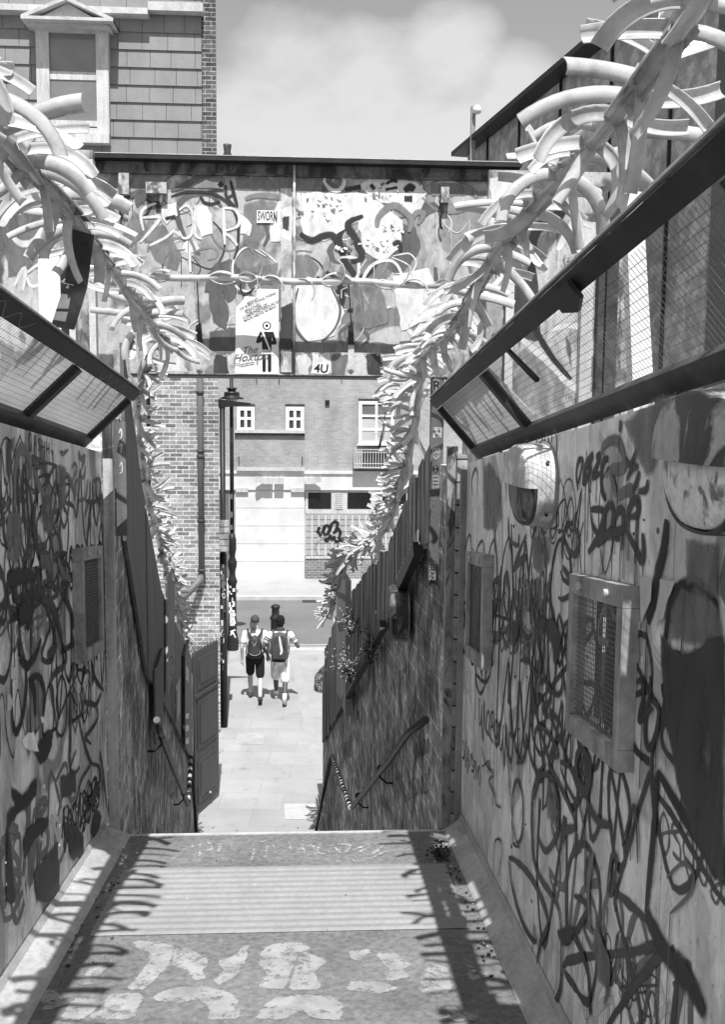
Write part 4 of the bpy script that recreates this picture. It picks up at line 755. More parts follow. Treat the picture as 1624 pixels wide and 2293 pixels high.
for a in ((RH,'k',.028,[(430,400),(560,362),(750,365),(850,400),(930,460),(1000,560),(1020,700),(1010,850),(980,950)]),(RH,'k',.028,[(690,400),(720,450),(790,465),(860,440)]),(RH,'k',.025,[(740,365),(810,345),(890,345)]),(RH,'k',.03,[(910,300),(915,400),(990,490)]),(RH,'k',.03,[(950,260),(980,380),(1010,490)]),(RH,'k',.025,[(910,420),(990,375)]),(RH,'k',.05,[(850,280),(880,310)]),(RH,'k',.045,[(310,440),(315,540)]),(RH,'d',.04,[(430,350),(560,300),(680,230),(820,215)]),(RH,'k',.035,[(380,595),(470,575)]),
 (RH,'l',.03,[(190,700),(165,570),(200,500),(300,460)]),(RH,'l',.03,[(180,585),(330,580),(300,640),(160,800)]),(RH,'l',.026,[(240,830),(380,760),(460,690)]),(RH,'l',.028,[(500,520),(560,480),(610,520),(630,640),(600,740),(540,765),(500,700)]),(RH,'l',.028,[(645,480),(640,720),(700,770)]),(RH,'l',.03,[(890,500),(895,650),(900,820)]),(RH,'l',.028,[(890,500),(980,510),(1030,580),(1010,660),(900,700)]),(RH,'l',.028,[(900,720),(960,760),(1010,830)]),(RH,'l',.02,[(590,880),(600,1060)]),(RH,'m',.05,[(1080,420),(1200,390),(1380,410),(1500,470)]),(RH,'d',.03,[(1250,640),(1280,740),(1240,830)]),
 (RI,'k',.06,[(90,670),(180,735),(280,700),(370,690),(430,780),(470,850)]),(RI,'k',.06,[(640,520),(540,560),(505,610),(570,710),(605,800),(630,840),(610,900),(530,915)]),(RI,'l',.04,[(300,200),(330,155),(390,135),(450,160),(475,230),(430,295),(360,290),(310,240),(300,200)]),(RI,'l',.04,[(500,200),(570,140),(640,190)]),(RI,'l',.04,[(680,200),(740,145),(800,190)]),(RI,'l',.04,[(815,200),(890,155),(960,200)]),(RI,'l',.03,[(1000,205),(1055,180),(1100,205)]),(RI,'k',.07,[(1000,300),(1050,270),(1090,290)]),(RI,'k',.06,[(1000,370),(1070,370)]),(RI,'k',.03,[(840,240),(900,210),(940,225)]),(RI,'k',.025,[(835,290),(940,270)]),(RI,'k',.04,[(705,245),(740,285)]),(RI,'k',.04,[(480,290),(620,265)]),
 (RI,'m',.06,[(760,620),(780,520),(900,430),(1000,480),(1060,560),(1040,660)]),(RI,'m',.05,[(1060,560),(1110,490),(1170,500),(1120,590)]),(RI,'k',.05,[(900,770),(950,750),(970,830)]),(RD,'d',.022,[(668,645),(658,690),(663,735),(690,768)]),(RD,'d',.02,[(720,765),(750,735),(762,690),(740,640)]),(RD,'k',.04,[(590,700),(610,730),(600,770)])): P.st(*a)  # the two dark oval arcs are painted-in ring shadows
gm.build('web_plate', [M['girder']] + PMG + [M['rail_low']], GB)
pl2 = MB()                                        # flaky bits of torn paper and peeling paint
for cx, cy, n, sp in ((350, 430, 24, 130), (800, 760, 16, 90), (480, 800, 10, 50), (700, 300, 14, 120), (880, 620, 12, 70)):
    for _ in range(n):
        p = PY(*RI(cx+rnd.gauss(0, sp), cy+rnd.gauss(0, sp*.35)), GY-.012); a = U(0, 3); r = U(.006, .022); q = V((math.cos(a), U(-.3, .3), math.sin(a)))*r; k = V((-math.sin(a), U(-.3, 0), math.cos(a)))*r*.5
        pl2.slab([p-q-k, p+q-k*.5, p+q*.7+k, p-q*.8+k], (0, -.002, 0), rnd.choice((0, 0, 1)))
pl2.build('peeling_paint', [M['paint_w'], M['paint_m']], GB)['kind'] = 'stuff'
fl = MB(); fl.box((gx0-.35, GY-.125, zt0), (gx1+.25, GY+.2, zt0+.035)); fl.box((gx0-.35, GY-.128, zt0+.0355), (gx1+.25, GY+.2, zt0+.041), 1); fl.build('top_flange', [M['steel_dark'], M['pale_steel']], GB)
zl = PY(640, 397, GY).z; an = MB(); an.box((gx0-.35, GY-.035, zl), (gx1+.25, GY-.03+.028, zl+.012)); an.box((gx0-.35, GY-.016, zl+.0125), (gx1+.25, GY-.006, zt0-.001)); an.build('top_angle', blotch('sprayed angle', .03, .16, 5), GB)
ba = MB(); ba.box((gx0-.2, GY-.010, zb-.004), (gx1+.25, GY-.008+.0075, zang)); ba.box((gx0-.2, GY-.05, zb-.022), (gx1+.25, GY+.05, zb-.0045), 1)
P2 = Paint(ba, lambda x, y: PY(x, y, GY-.010), nG, 2)
for a in ((RD,'l',[(330,795),(400,800),(420,832),(330,832)]),(RD,'d',[(485,795),(505,800),(512,835),(480,835)]),(RD,'l',[(660,795),(740,792),(780,800),(770,836),(670,836)]),(RD,'d',[(628,792),(655,792),(655,836),(628,836)]),(RD,'d',[(820,795),(850,793),(855,838),(825,838)]),(RD,'m',[(740,792),(780,794),(770,838),(745,838)]),(RD,'l',[(880,795),(960,798),(950,838),(890,838)]),(RD,'m',[(540,800),(560,836),(530,836)])): P2.pl(*a)
for x in range(300, 1000, 26): pp = PY(x, 795, GY-.010); ba.tube([pp, pp+V((0, -.006, 0))], .008, 6, 0)
ba.build('bottom_angle', [blotch('sprayed bottom angle', .22, .55, 4), M['iron']] + PM_, GB)
sfn = MB(); a, b = PY(629, 600, GY), PY(653, 600, GY); sfn.box((a.x, GY-.014, zb+.02), (b.x, GY-.001, zt0-.002)); P3 = Paint(sfn, lambda x, y: PY(x, y, GY-.014), nG, 1)
for q in ((RD,'l',[(630,470),(652,460),(652,540),(630,530)]),(RD,'d',[(634,490),(645,485),(645,515),(634,512)]),(RD,'d',[(630,690),(652,680),(652,780),(630,780)]),(RD,'m',[(630,400),(652,400),(652,440),(630,430)])): P3.pl(*q)
sfn.build('stiffener', [blotch('sprayed stiffener', .3, .55, 5)] + PM_, GB)
pip = MB(); p = PY(659, 600, GY); pip.tube([(p.x, GY-.03, zb+.02), (p.x, GY-.03, zt0-.005)], .011, 10); pip.build('conduit', blotch('sprayed conduit', .2, .7, 6), GB)
for x in (447, 786):
    p = PY(x, 800, GY); wdt = .030 if x < 600 else .026; hk = MB(); z0, z1, z2 = PY(x, 832, GY-.02).z, PY(x, 772, GY-.02).z, PY(x, 722, GY-.02).z
    hk.slab([(p.x+wdt*math.sin(t), GY-.014, z0+wdt - wdt*math.cos(t)) for t in (-1.57, -1.05, -.5, 0, .5, 1.05, 1.57)] + [(p.x+wdt, GY-.014, z1), (p.x-wdt, GY-.014, z1)], (0, -.009, 0), 0)
    hk.slab([(p.x-wdt*.95, GY-.014, z1+.001), (p.x+wdt*.95, GY-.014, z1+.001), (p.x+wdt*.6, GY-.016, z2), (p.x-wdt*.9, GY-.016, z2-.03)], (0, -.03, 0), 1)
    hk.tube([(p.x, GY-.023, z0+.03), (p.x, GY-.034, z0+.03)], .014, 10, 0); hk.tube([(p.x, GY-.03, z2-.02), PY(x-6, 625, 8.2)], .005, 6, 1)
    hk.build('hanger', [M['pale_steel'], M['iron']], GB)
for x, y, ww, hh in ((280, 415, .085, .17), (352, 424, .17, .09), (995, 440, .07, .13)):
    bx = MB(); p = PY(x, y, GY); bx.box((p.x-ww/2, GY-.07, p.z-hh/2), (p.x+ww/2, GY-.001, p.z+hh/2)); pts = [(p.x-.03+.012*math.sin(k*1.7), GY-.05, p.z+.08-.045*k) for k in range(9)]
    if ww < .1: bx.tube(pts, .009, 6, 1)
    bx.build('junction_box', [blotch('splashed box', .12, .5, 14), M['iron']], GB)
# stickers, poster and marks
def flat(name, x0, y0, x1, y1, lift, mat, parent, Y=GY):
    mb = MB(); a, b, c_, d_ = PY(x0, y1, Y-lift), PY(x1, y1, Y-lift), PY(x1, y0, Y-lift), PY(x0, y0, Y-lift); mb.slab([a, b, c_, d_], (0, .001, 0)); return mb
mb = flat('sticker', 575, 471, 612, 499, .016, None, GB)
a, b, d_ = PY(575.5, 498, GY-.0165), PY(611, 498.6, GY-.0165), PY(575.5, 472, GY-.0165); sz = (d_-a).length
text_into(mb, 'SWORN', a + V((.004, 0, .018)), (b-a).normalized()*.42, (d_-a).normalized()*1.0, sz*1.12, 1, .02); mb.build('sticker', [M['white'], M['paint_k']], GB)
RP = region(441.7, 636.6, .176); PB = .0145
pq = lambda X, Y, l=0: PY(*RP(X, Y), GY-PB-l)
ps = MB(); ps.slab([pq(*q) for q in ((480, 1140), (1035, 1145), (1035, 62), (760, 55), (750, 160), (610, 150), (560, 230), (490, 290))], (0, .001, 0))
circ = lambda cx, cy, r, n=28: [(cx + r*math.cos(2*math.pi*k/n), cy + r*math.sin(2*math.pi*k/n)) for k in range(n)]
def pfill(pts, mi, l): ps.face([pq(X, Y, l) for X, Y in pts][::-1], mi)
pfill(circ(885, 527, 55), 1, .0008); pfill(circ(885, 527, 41), 0, .0014); pfill(circ(885, 527, 19), 1, .002)
pfill([(800, 602), (970, 605), (1012, 742), (1000, 768), (945, 768), (945, 832), (825, 832), (822, 730), (775, 752), (745, 742), (758, 690)], 1, .0008)
pfill([(815, 600), (842, 600), (932, 828), (912, 834)], 0, .0014); pfill([(945, 680), (955, 680), (960, 720), (950, 720)], 0, .0014)
pfill([(815, 640), (830, 665), (806, 680)], 0, .0014); pfill([(828, 836), (944, 836), (944, 868), (828, 868)], 2, .0008)
for x0 in (828, 898): pfill([(x0, 888), (x0+44, 888), (x0+44, 1095), (x0+38, 1112), (x0+22, 1118), (x0+6, 1112), (x0, 1095)], 1, .0008)
xd = (pq(840, 200)-pq(560, 330)).normalized(); yd = xd.cross(V((0, -1, 0))); yd = yd if yd.z > 0 else -yd
for i, (t, X, Y, sc_) in enumerate((('BREAST', 640, 262, 1), ('OF EVERY LIVING THING', 548, 335, 1), ('BREATHED', 612, 358, 1), ('THE CARES OF', 626, 392, 1), ('COMPETING RESOURCES', 585, 445, 1), ('MADE ABOVE AS MAN', 600, 482, 1))):
    text_into(ps, t, pq(X, Y, .002), xd, yd, .030*sc_, 2, .012)
ps.build('poster', [M['white'], M['paint_k'], M['paint_m']], GB)
hm = MB(); text_into(hm, 'The', pq(560, 890, .004), V((1, 0, .12)), V((0, 0, 1)), .085, 0, .004, .35); text_into(hm, 'Hoxton', pq(450, 990, .004), V((1, 0, .1)), V((0, 0, 1)), .095, 0, .004, .35)
for sgn, y in ((1, 1010), (1, 1035)): ribbon(hm, [pq(430, y+10, .003), pq(500, y-10, .003), pq(560, y+8, .003), pq(640, y-8, .003), pq(730, y-20, .003)], .006, nG, 0, .0005)
hm.build('stencil_mark', M['paint_m'], GB)
s4 = MB(); s4.slab([PY(x, y, GY-.0135) for x, y in ((698, 836), (735, 838), (738, 826), (728, 812), (712, 812), (702, 826))], (0, .001, 0)); text_into(s4, '4U', PY(703, 833, GY-.0145), V((1, 0, -.05)), V((.1, 0, 1)), .10, 1, .025); s4.build('sticker', [M['white'], M['paint_k']], GB)
# ------------------------------------------------------------------ hoardings behind the guards
def hoarding(label, Y, x0, x1, yt, z0, strokes, posts, mat):
    a, b = PY(x0, yt, Y), PY(x1, yt, Y); T = thing('hoarding', ((a.x+b.x)/2, Y, z0), label, 'hoarding')
    mb = MB(); mb.box((a.x, Y, z0), (b.x, Y+.06, a.z)); P = Paint(mb, lambda x, y: PY(x, y, Y), nG, 1)
    for s in strokes: (P.pl if len(s) == 3 else P.st)(*s)
    mb.build('panel', [mat] + PM_, T)
    for x, w_, m_, top in posts:
        pm2 = MB(); p = PY(x, top, Y-.03); h = w_*Y/FPX/2; pm2.box((p.x-h, Y-.08, z0), (p.x+h, Y-.001, p.z)); pm2.build('post', m_, T)
hoarding('sprayed hoarding with pale scrawl behind the left garland', 7.6, -60, 207, 330, 3.0,
  [(RD,'m',[(0,480),(60,440),(110,520),(100,600),(20,620)]),(RD,'l',[(30,340),(80,330),(90,470),(40,480)]),(RD,'l',[(150,420),(205,420),(205,560),(160,560)]),(RD,'l',.05,[(20,520),(45,545),(75,540),(95,510)]),(RD,'l',.035,[(30,640),(55,600),(50,650)]),(RD,'l',.035,[(60,610),(90,590),(110,600),(105,630),(70,640),(60,620)]),(RD,'l',.035,[(105,600),(95,680),(80,720)])],
  [(112, 46, M['white'], 560), (146, 16, M['iron'], 560), (160, 14, M['pale_steel'], 520), (203, 14, M['pale_steel'], 360)], M['hoard'])
hoarding('sprayed hoarding with tall pale posts behind the right garland', 7.9, 1096, 1432, 380, 3.0,
  [(RD,'l',[(1100,400),(1150,390),(1160,480),(1100,500)]),(RD,'k',.09,[(1180,420),(1230,400),(1260,470),(1200,520),(1190,620)]),(RD,'l',.08,[(1250,560),(1290,500),(1310,600),(1280,660)]),(RD,'d',[(1150,620),(1200,600),(1210,760),(1150,760)]),(RD,'l',.08,[(1170,760),(1240,820),(1290,870),(1340,890)]),(RD,'k',.05,[(1180,700),(1230,790),(1280,850)]),(RD,'l',.06,[(1230,740),(1290,730),(1330,780),(1290,820)]),(RD,'m',[(1110,520),(1150,520),(1150,680),(1110,700)])],
  [(1108, 34, M['grey_steel'], 560), (1142, 18, M['pale_steel'], 600), (1318, 26, M['pale_steel'], 500), (1352, 14, M['rail_low'], 420), (1376, 26, M['rail_low'], 430)], M['hoard'])
mb = MB(); a, b = PY(1412, 425, 5.1), PY(1475, 430, 5.1); c, d = PY(1512, 830, 5.1), PY(1440, 830, 5.1)
a, b, d, c = PY(1402, 425, 5.1), PY(1440, 430, 5.1), PY(1442, 830, 5.1), PY(1500, 830, 5.1)
dn = V((.03, 0, -1.2)); mb.slab([a, b, c+dn, d+dn], (0, .09, 0)); tag(mb.build('white_post', M['white']), 'leaning white painted post standing behind the right mesh guard', 'post')
# far clad building on the right, its long side running away from us
CB_ = thing('clad_building', (3, 9, 0), 'dark clad building with a raking roofline on the right under the open sky', 'building')
A, B = V((2.21, 14.0, 0)), V((3.33, 6.95, 0)); zt_ = PY(1038, 348, 14.0).z
dirv = (B-A).normalized(); nrm = V((dirv.y, -dirv.x, 0)); nrm = nrm if nrm.x < 0 else -nrm
wl = MB(); wl.slab([A, B, B+V((0,0,zt_)), A+V((0,0,zt_))], -nrm*.3); wl.build('side_wall', pm('mottled cladding', [(.35, .24), (.5, .32), (.62, .5), (.72, .34)], (7, 7, 7), .6, .3), CB_)
bd = MB(); q = A.lerp(B, .875); bd.slab([q+nrm*.004, B+nrm*.004, B+nrm*.004+V((0,0,zt_)), q+nrm*.004+V((0,0,zt_))], -nrm*.003); bd.build('dark_panel', pm('dark cladding', .12, (3, 3, 3), .6), CB_)
for t in (.12, .28, .45, .62, .78): sm = MB(); p = A.lerp(B, t); sm.beam(p+nrm*.01, p+nrm*.01+V((0,0,zt_)), .03, .03, (0, 1, 0)); sm.build('seam', M['iron'], CB_)
cp = MB(); cp.beam(A+nrm*.06+V((0,0,zt_+.03))-dirv*.1, B+nrm*.06+V((0,0,zt_+.03)), .3, .06); cp.build('roof_edge', M['iron'], CB_)
fw = MB(); fw.box((B.x+.002, B.y, 0), (B.x+6, B.y+.2, zt_+1)); fw.build('front_wall', pm('grey cladding', [(.3, .36), (.7, .44)], (2, 2, 2), .7, .1), CB_)
mb = MB(); p = PY(1059, 350, 13.2); mb.box((p.x-.03, 13.2, 6), (p.x+.03, 13.26, PY(1059, 237, 13.2).z)); ct = MB(); q = PY(1068, 250, 13.2)
PT = thing('camera_pole', (p.x, 13.2, 6), 'slim pale pole with a small white camera above the girder end', 'pole'); mb.build('pole', M['grey_steel'], PT)
ct.lathe((q.x, 13.15, q.z-.05), [(.005, 0), (.05, .02), (.06, .06), (.04, .1), (.01, .12)], 10); ct.beam((p.x, 13.2, q.z+.04), (q.x, 13.15, q.z+.06), .025, .025); ct.build('camera', M['white'], PT)

# ------------------------------------------------------------------ brick house on the left
HY = 17.7; hx = PY(487, 600, HY).x
HO = thing('brick_house', (hx-3, HY, 0), 'pale brick house with a slate hung upper storey and a pedimented dormer', 'house')
zm = PY(300, 352, HY).z - 1.6; ztop = zm + 7
SKW = V((-.62, 5.5, 0))
def hblock(mb, x0, x1, y, z0, z1):
    a, b = V((x0, y, 0)), V((x1, y, 0)); q = [a, b, b+SKW, a+SKW]; mb.hexa([p+V((0, 0, z0)) for p in q] + [p+V((0, 0, z1)) for p in q])
mb = MB(); hblock(mb, hx-9, hx, HY, 0, zm); mb.build('brick_wall', brick('london stock brick', .15, .44, .66, .225, .0745, .018, 'xz', .35, .5, .6), HO)
mb = MB(); x0, x1 = PY(453, 200, HY).x, hx; hblock(mb, x0, x1, HY-.02, zm-.02, ztop); mb.build('party_wall', brick('dark party brick', .07, .16, .42, .225, .0745, .014, 'xz', .4), HO)
M['slate'] = brick('hung slates', .19, .23, .07, .43, .5, .006, 'xz', .12, .5, .1, .7, .12)
sl = MB(); k = 0; ch = 36*HY/FPX; z = zm-.1; x0 = hx-9; x1 = PY(452, 200, HY).x
while z < ztop:
    off = .2*(k % 2); zb_, zt2 = z, z+ch*1.08
    sl.hexa([(x0, HY-.035, zb_), (x1, HY-.035, zb_), (x1, HY+.05, zb_), (x0, HY+.05, zb_), (x0, HY-.005, zt2), (x1, HY-.005, zt2), (x1, HY+.05, zt2), (x0, HY+.05, zt2)])
    xx = x0 + off
    while xx < x1: sl.hexa([(xx, HY-.0362, zb_+.002), (xx+.009, HY-.0362, zb_+.002), (xx+.009, HY-.02, zb_+.002), (xx, HY-.02, zb_+.002), (xx, HY-.0095, zb_+ch), (xx+.009, HY-.0095, zb_+ch), (xx+.009, HY+.02, zb_+ch), (xx, HY+.02, zb_+ch)], 1); xx += .40*rnd.uniform(.85, 1.15)
    z += ch; k += 1
sl.build('slate_hanging', [pm('slates', [(.3, .19), (.7, .26)], (2.4, 2.4, 1.2), .55, .1, .08), M['rail_low']], HO)
gt = MB(); za = PY(300, 33, HY-.2).z; gt.box((x0, HY-.25, za), (PY(335, 20, HY).x, HY-.01, za+.10)); gt.box((PY(335, 20, HY).x+.003, HY-.22, PY(300, 22, HY-.2).z), (x1+.05, HY-.01, PY(300, 20, HY).z+.05)); gt.build('gutter', M['pale_steel'], HO)
DYo = HY-.10; dm = MB()
f = lambda x, y, Y=DYo: PY(x, y, Y)
def bar2(mb, x0, y0, x1, y1, d0, d1, mi=0): a, b = f(x0, y1), f(x1, y0); mb.box((a.x, DYo-d0, a.z), (b.x, DYo-d1, b.z), mi)
DO = MB(); bar2(DO, 86, 58, 109, 302, .06, -.15); bar2(DO, 219, 58, 242, 302, .06, -.15); bar2(DO, 109.3, 58, 218.7, 74, .055, -.15); bar2(DO, 80, 302.5, 246, 320, .10, -.15); bar2(DO, 109.3, 272, 218.7, 285, .03, -.15); bar2(DO, 109.3, 163, 218.7, 178, .02, -.15); bar2(DO, 82, 285.5, 244, 302, .03, -.12)
dmr = DO.build('dormer_window', pm('weathered white joinery', [(.3, .4), (.6, .62)], (12, 12, 2), .7, .2), HO)
GLS = pm('grey curtained glass', [(.3, .14), (.7, .2)], (2, 2, 2), .12, 0, .03, 0, 0, .8)
for a in ((111, 76, 217, 162), (111, 179, 217, 271)):
    q = MB(); bar2(q, *a, .004, -.01); q.build('pane', GLS, dmr)
pd = MB(); a, ap, b = f(62, 54), f(160, 14), f(264, 62); e = f(262, 66); e0 = f(64, 60)
for q0, q1 in ((a, ap), (ap, b)): pd.slab([V((q0.x, DYo-.42, q0.z)), V((q1.x, DYo-.42, q1.z)), V((q1.x, DYo+.3, q1.z)), V((q0.x, DYo+.3, q0.z))], (0, 0, -.06))
pd.slab([V((a.x+.08, DYo-.30, a.z-.1)), V((b.x-.08, DYo-.30, b.z-.1)), V((ap.x, DYo-.30, ap.z-.07))], (0, .5, 0)); pd.box((a.x, DYo-.44, e.z-.03), (b.x, DYo+.3, e.z+.02))
pd.build('dormer_pediment', M['pale_steel'], HO)
px = PY(450, 1000, HY).x; dpi = MB(); dpi.tube([(px, HY-.09, PY(450, 1288, HY).z), (px, HY-.09, zm)], .056, 14)
for y in (1010, 1022, 1165, 1275, 1286, 880): z = PY(450, y, HY).z; dpi.tube([(px, HY-.09, z-.03), (px, HY-.09, z+.03)], .07, 14, 1)
el_ = [(px, HY-.10, PY(450, 1287, HY).z), (px-.05, HY-.16, PY(450, 1300, HY).z), (PY(412, 1340, HY).x, HY-.5, PY(412, 1345, HY-.5).z)]
dpi.tube(el_, .062, 14); dpi.build('drainpipe', [pm('drainpipe', .16, (4, 4, 1), .5), M['rail_low']], HO)
ca = MB(); xa = PY(332, 1000, HY).x; ca.tube([(xa, HY-.04, 4.2), (xa+.02, HY-.04, 7.5), (xa, HY-.04, zm)], .035, 8); ca.build('cable_duct', M['iron'], HO)
mb = MB(); p = PY(509, 352, 25.0); mb.lathe((p.x, 25, p.z-.5), [(.07, 0), (.09, .5), (.11, .55), (.08, .62), (.10, .75), (.105, .8)], 12, 0)
tag(mb.build('chimney_pot', M['rail_low']), 'small dark chimney pot peeping over the girder beside the house', 'chimney pot')
sup = MB(); sup.box((p.x-1.2, 25.0, 8), (p.x+.35, 26.2, p.z-.5)); tag(sup.build('chimney_stack', M['slate']), 'chimney stack hidden behind the girder top', 'chimney') if False else None

# ------------------------------------------------------------------ building across the road
FY = 34.4; F = lambda x, y, l=0: PY(x, y, FY-l)
FB = thing('corner_building', (F(700, 1297).x, FY, 0), 'brick building across the road with a white shopfront and white framed windows', 'building')
xl, xr = F(300, 900).x, F(1250, 900).x
zband0, zband1 = F(700, 1097).z, F(700, 1053).z
def ft(name, x0, y0, x1, y1, d0, d1, mat, par=FB, extra=None):
    mb = MB(); a, b = F(x0, y1), F(x1, y0); mb.box((a.x, FY-d1, a.z), (b.x, FY-d0, b.z)); return mb.build(name, mat, par)
mb = MB(); mb.box((xl, FY, 0), (xr, FY+.4, 11.5)); mb.box((F(526, 900).x, FY-.05, zband1+.01), (F(682.5, 900).x, FY-.001, 11.5), 1)
mb.build('brick_wall', [brick('buff far brick', .33, .40, .46, .225, .075, .010, 'xz', .12, .5, .2), brick('buff far brick left', .30, .37, .43, .225, .075, .010, 'xz', .12, .5, .2)], FB)
mb = MB(); mb.box((xl, FY-.10, zband0), (xr, FY-.001, zband1-.12)); mb.box((xl, FY-.16, zband1-.117), (xr, FY-.001, zband1-.02)); mb.box((F(526, 1).x, FY-.22, zband1-.018), (F(684, 1).x, FY-.001, zband1+.09), 1); mb.build('fascia', [M['offwhite'], M['pale_steel']], FB)
mb = MB(); a = F(528, 1297); b = F(682, 1098); n = 5; zs_ = [a.z + (b.z-a.z)*k/n for k in range(n+1)]
for k in range(n): mb.box((a.x, FY-.05, zs_[k]+.012), (b.x, FY-.02, zs_[k+1]-.002))
mb.box((a.x, FY-.018, 0), (b.x, FY-.001, b.z), 1)
mb.build('shutter', [M['offwhite'], M['pale_steel']], FB)
for x0, x1 in ((528, 556), (652, 683)): ft('shutter_block', x0, 1092, x1, 1101, .101, .16, M['pale_steel'])
ledge = MB(); a, b = F(526, 969), F(682.5, 966); ledge.box((a.x, FY-.17, a.z), (b.x, FY-.052, b.z+.04)); ledge.box((a.x, FY-.13, a.z-.1), (b.x, FY-.052, a.z-.002), 1); ledge.build('ledge', [M['pale_steel'], M['rail_low']], FB)
DG = pm('dark far glass', [(.3, .03), (.7, .07)], (2, 2, 2), .15, 0, .05, 0, 0, .7)
def casement(x0, y0, x1, y1, cols, rows, fr, face, glass=DG, blind=False):
    w = MB(); A_, B_ = F(x0, y1), F(x1, y0); W, H = B_.x-A_.x, B_.z-A_.z
    def bx(u0, u1, v0, v1, d): w.box((A_.x+W*u0, FY-face-d, A_.z+H*v0), (A_.x+W*u1, FY-face-.001, A_.z+H*v1))
    cs = [0] + list(cols) + [1]; rs = [0] + list(rows) + [1]
    bx(0, fr, 0, 1, .06); bx(1-fr, 1, 0, 1, .06); bx(fr, 1-fr, 0, fr*.8, .06); bx(fr, 1-fr, 1-fr*.8, 1, .06)
    for c_ in cols: bx(c_-fr*.4, c_+fr*.4, fr*.8, 1-fr*.8, .055)
    for r_ in rows: bx(fr, 1-fr, r_-fr*.3, r_+fr*.3, .05)
    bx(-.04, 1.04, -.035, -.002, .1)
    fr_ = w.build('window', M['white'], FB)
    g_ = MB(); g_.box((A_.x+W*.02, FY-face-.02, A_.z+H*.02), (B_.x-W*.02, FY-face-.002, B_.z-H*.02)); g_.build('pane', glass, fr_)
    if blind:
        bl = MB(); nb = 22
        for k in range(nb):
            zz = A_.z+H*(.06+.52*k/nb); bl.box((A_.x+W*.06, FY-face-.028, zz), (B_.x-W*.06, FY-face-.0205, zz+H*.52/nb*.72))
        bl.build('blind', M['offwhite'], fr_)
    tp = MB(); tp.box((A_.x-.02, FY-face-.012, B_.z+.004), (B_.x+.02, FY-face-.001, B_.z+.09)); tp.build('lintel', M['rail_low'], fr_)
casement(531, 911, 570, 965, (.5,), (.52,), .19, .05); casement(640, 911, 681, 967, (.5,), (.52,), .19, .05)
casement(803, 899, 883, 994, (.5,), (.34, .66), .09, 0, pm('grey far glass', .16, (2, 2, 2), .15, 0, .05, 0, 0, .7), True)
ft('vent', 728, 896, 738, 908, .001, .05, M['iron'])
for x in (535, 677): ft('wall_hook', x-1, 1022, x+1, 1040, .052, .09, M['rail_low'])
for x in (575, 625): ft('wall_hook', x-1, 838, x+1, 858, .052, .09, M['rail_low'])
# balcony
bl = MB(); a, b = F(793, 1048, .5), F(897, 1006, .5)
bl.box((a.x, FY-.5, a.z), (b.x, FY-.46, a.z+.04)); bl.box((a.x, FY-.5, b.z-.03), (b.x, FY-.46, b.z)); bl.box((a.x, FY-.5, a.z+.14), (b.x, FY-.46, a.z+.17)); bl.box((a.x, FY-.5, b.z-.13), (b.x, FY-.46, b.z-.105))
for k in range(18): x = a.x+(b.x-a.x)*k/17; bl.box((x-.012, FY-.492, a.z+.041), (x+.012, FY-.468, b.z-.031))
for x in (a.x, b.x-.04): bl.box((x, FY-.459, a.z), (x+.04, FY-.001, a.z+.04)); bl.box((x, FY-.459, b.z-.03), (x+.04, FY-.001, b.z))
bl.box((a.x, FY-.459, a.z-.03), (b.x, FY-.001, a.z-.002)); bl.build('balcony', M['pale_steel'], FB)
p = F(848, 1040, .25); PLT = thing('potted_shrub', (p.x, FY-.25, F(848, 1043, .25).z), 'spindly bare shrub in a dark trough on the balcony', 'plant')
tr = MB(); tr.box((p.x-.55, FY-.4, a.z+.001), (p.x+.7, FY-.1, b.z+.02)); tr.build('trough', M['iron'], PLT)
sm = MB(); z = b.z; sm.tube([(p.x, FY-.25, z), (p.x+.1, FY-.25, z+.5), (p.x+.22, FY-.25, z+1.0), (p.x+.2, FY-.25, z+1.5)], [.035, .028, .02, .01], 7)
for k in range(9): h = U(.7, 1.5); sm.tube([(p.x+.15, FY-.25, z+h), (p.x+.15+U(-.35, .35), FY-.25+U(-.2, .1), z+h+U(.1, .3))], [.009, .003], 5)
sm.build('stem', M['rail_low'], PLT)
# shop windows, glass blocks and stall riser on the right
ww = MB(); a, b = F(684, 1150), F(1000, 1100); ww.box((a.x, FY-.04, a.z), (b.x, FY-.001, b.z-.001))
ww.build('shop_window_frame', M['pale_steel'], FB)
for x0, x1 in ((690, 742), (778, 831), (856, 910), (916, 965)): ft('pane', x0, 1103, x1, 1139, .041, .05, pm('black glass', .012, (2, 2, 2), .15, 0, .05, 0, 0, .7))
lv = MB()
for k in range(9): a, b = F(751, 1107+4*k), F(767, 1105+4*k); lv.box((a.x, FY-.07, a.z), (b.x, FY-.041, b.z+.01))
lv.build('louvre_vent', M['pale_steel'], FB)
gb = MB(); nx, ny = 17, 7; a, b = F(683, 1244), F(940, 1151); W, H = (b.x-a.x)/nx, (b.z-a.z)/ny
gb.box((a.x, FY-.02, a.z), (b.x, FY-.001, b.z), 1)
for i in range(nx):
    for j in range(ny): gb.box((a.x+W*i+.03, FY-.05-.004*((i*7+j*3) % 3), a.z+H*j+.03), (a.x+W*(i+1)-.012, FY-.021, a.z+H*(j+1)-.012), 0)
for st_ in ([(716,1180),(712,1190),(720,1200)],[(722,1195),(728,1178),(738,1180),(734,1195),(724,1196)],[(738,1190),(744,1172),(756,1170),(752,1190),(745,1192)],[(752,1180),(762,1190),(760,1205),(768,1208)],[(728,1205),(732,1212),(740,1200),(744,1210)],[(748,1200),(752,1212),(768,1210)]):
    ribbon(gb, [F(*q, .062) for q in st_], .13, nG, 2, .003)
ribbon(gb, [F(733+27*math.cos(t*.5), 1228+22*math.sin(t*.5), .062) for t in range(13)], .03, nG, 3, .002)
gb.build('glass_blocks', [pm('glass block', [(.3, .3), (.7, .42)], (3, 3, 3), .25, 0, .05), M['offwhite'], M['paint_k'], M['paint_m']], FB)
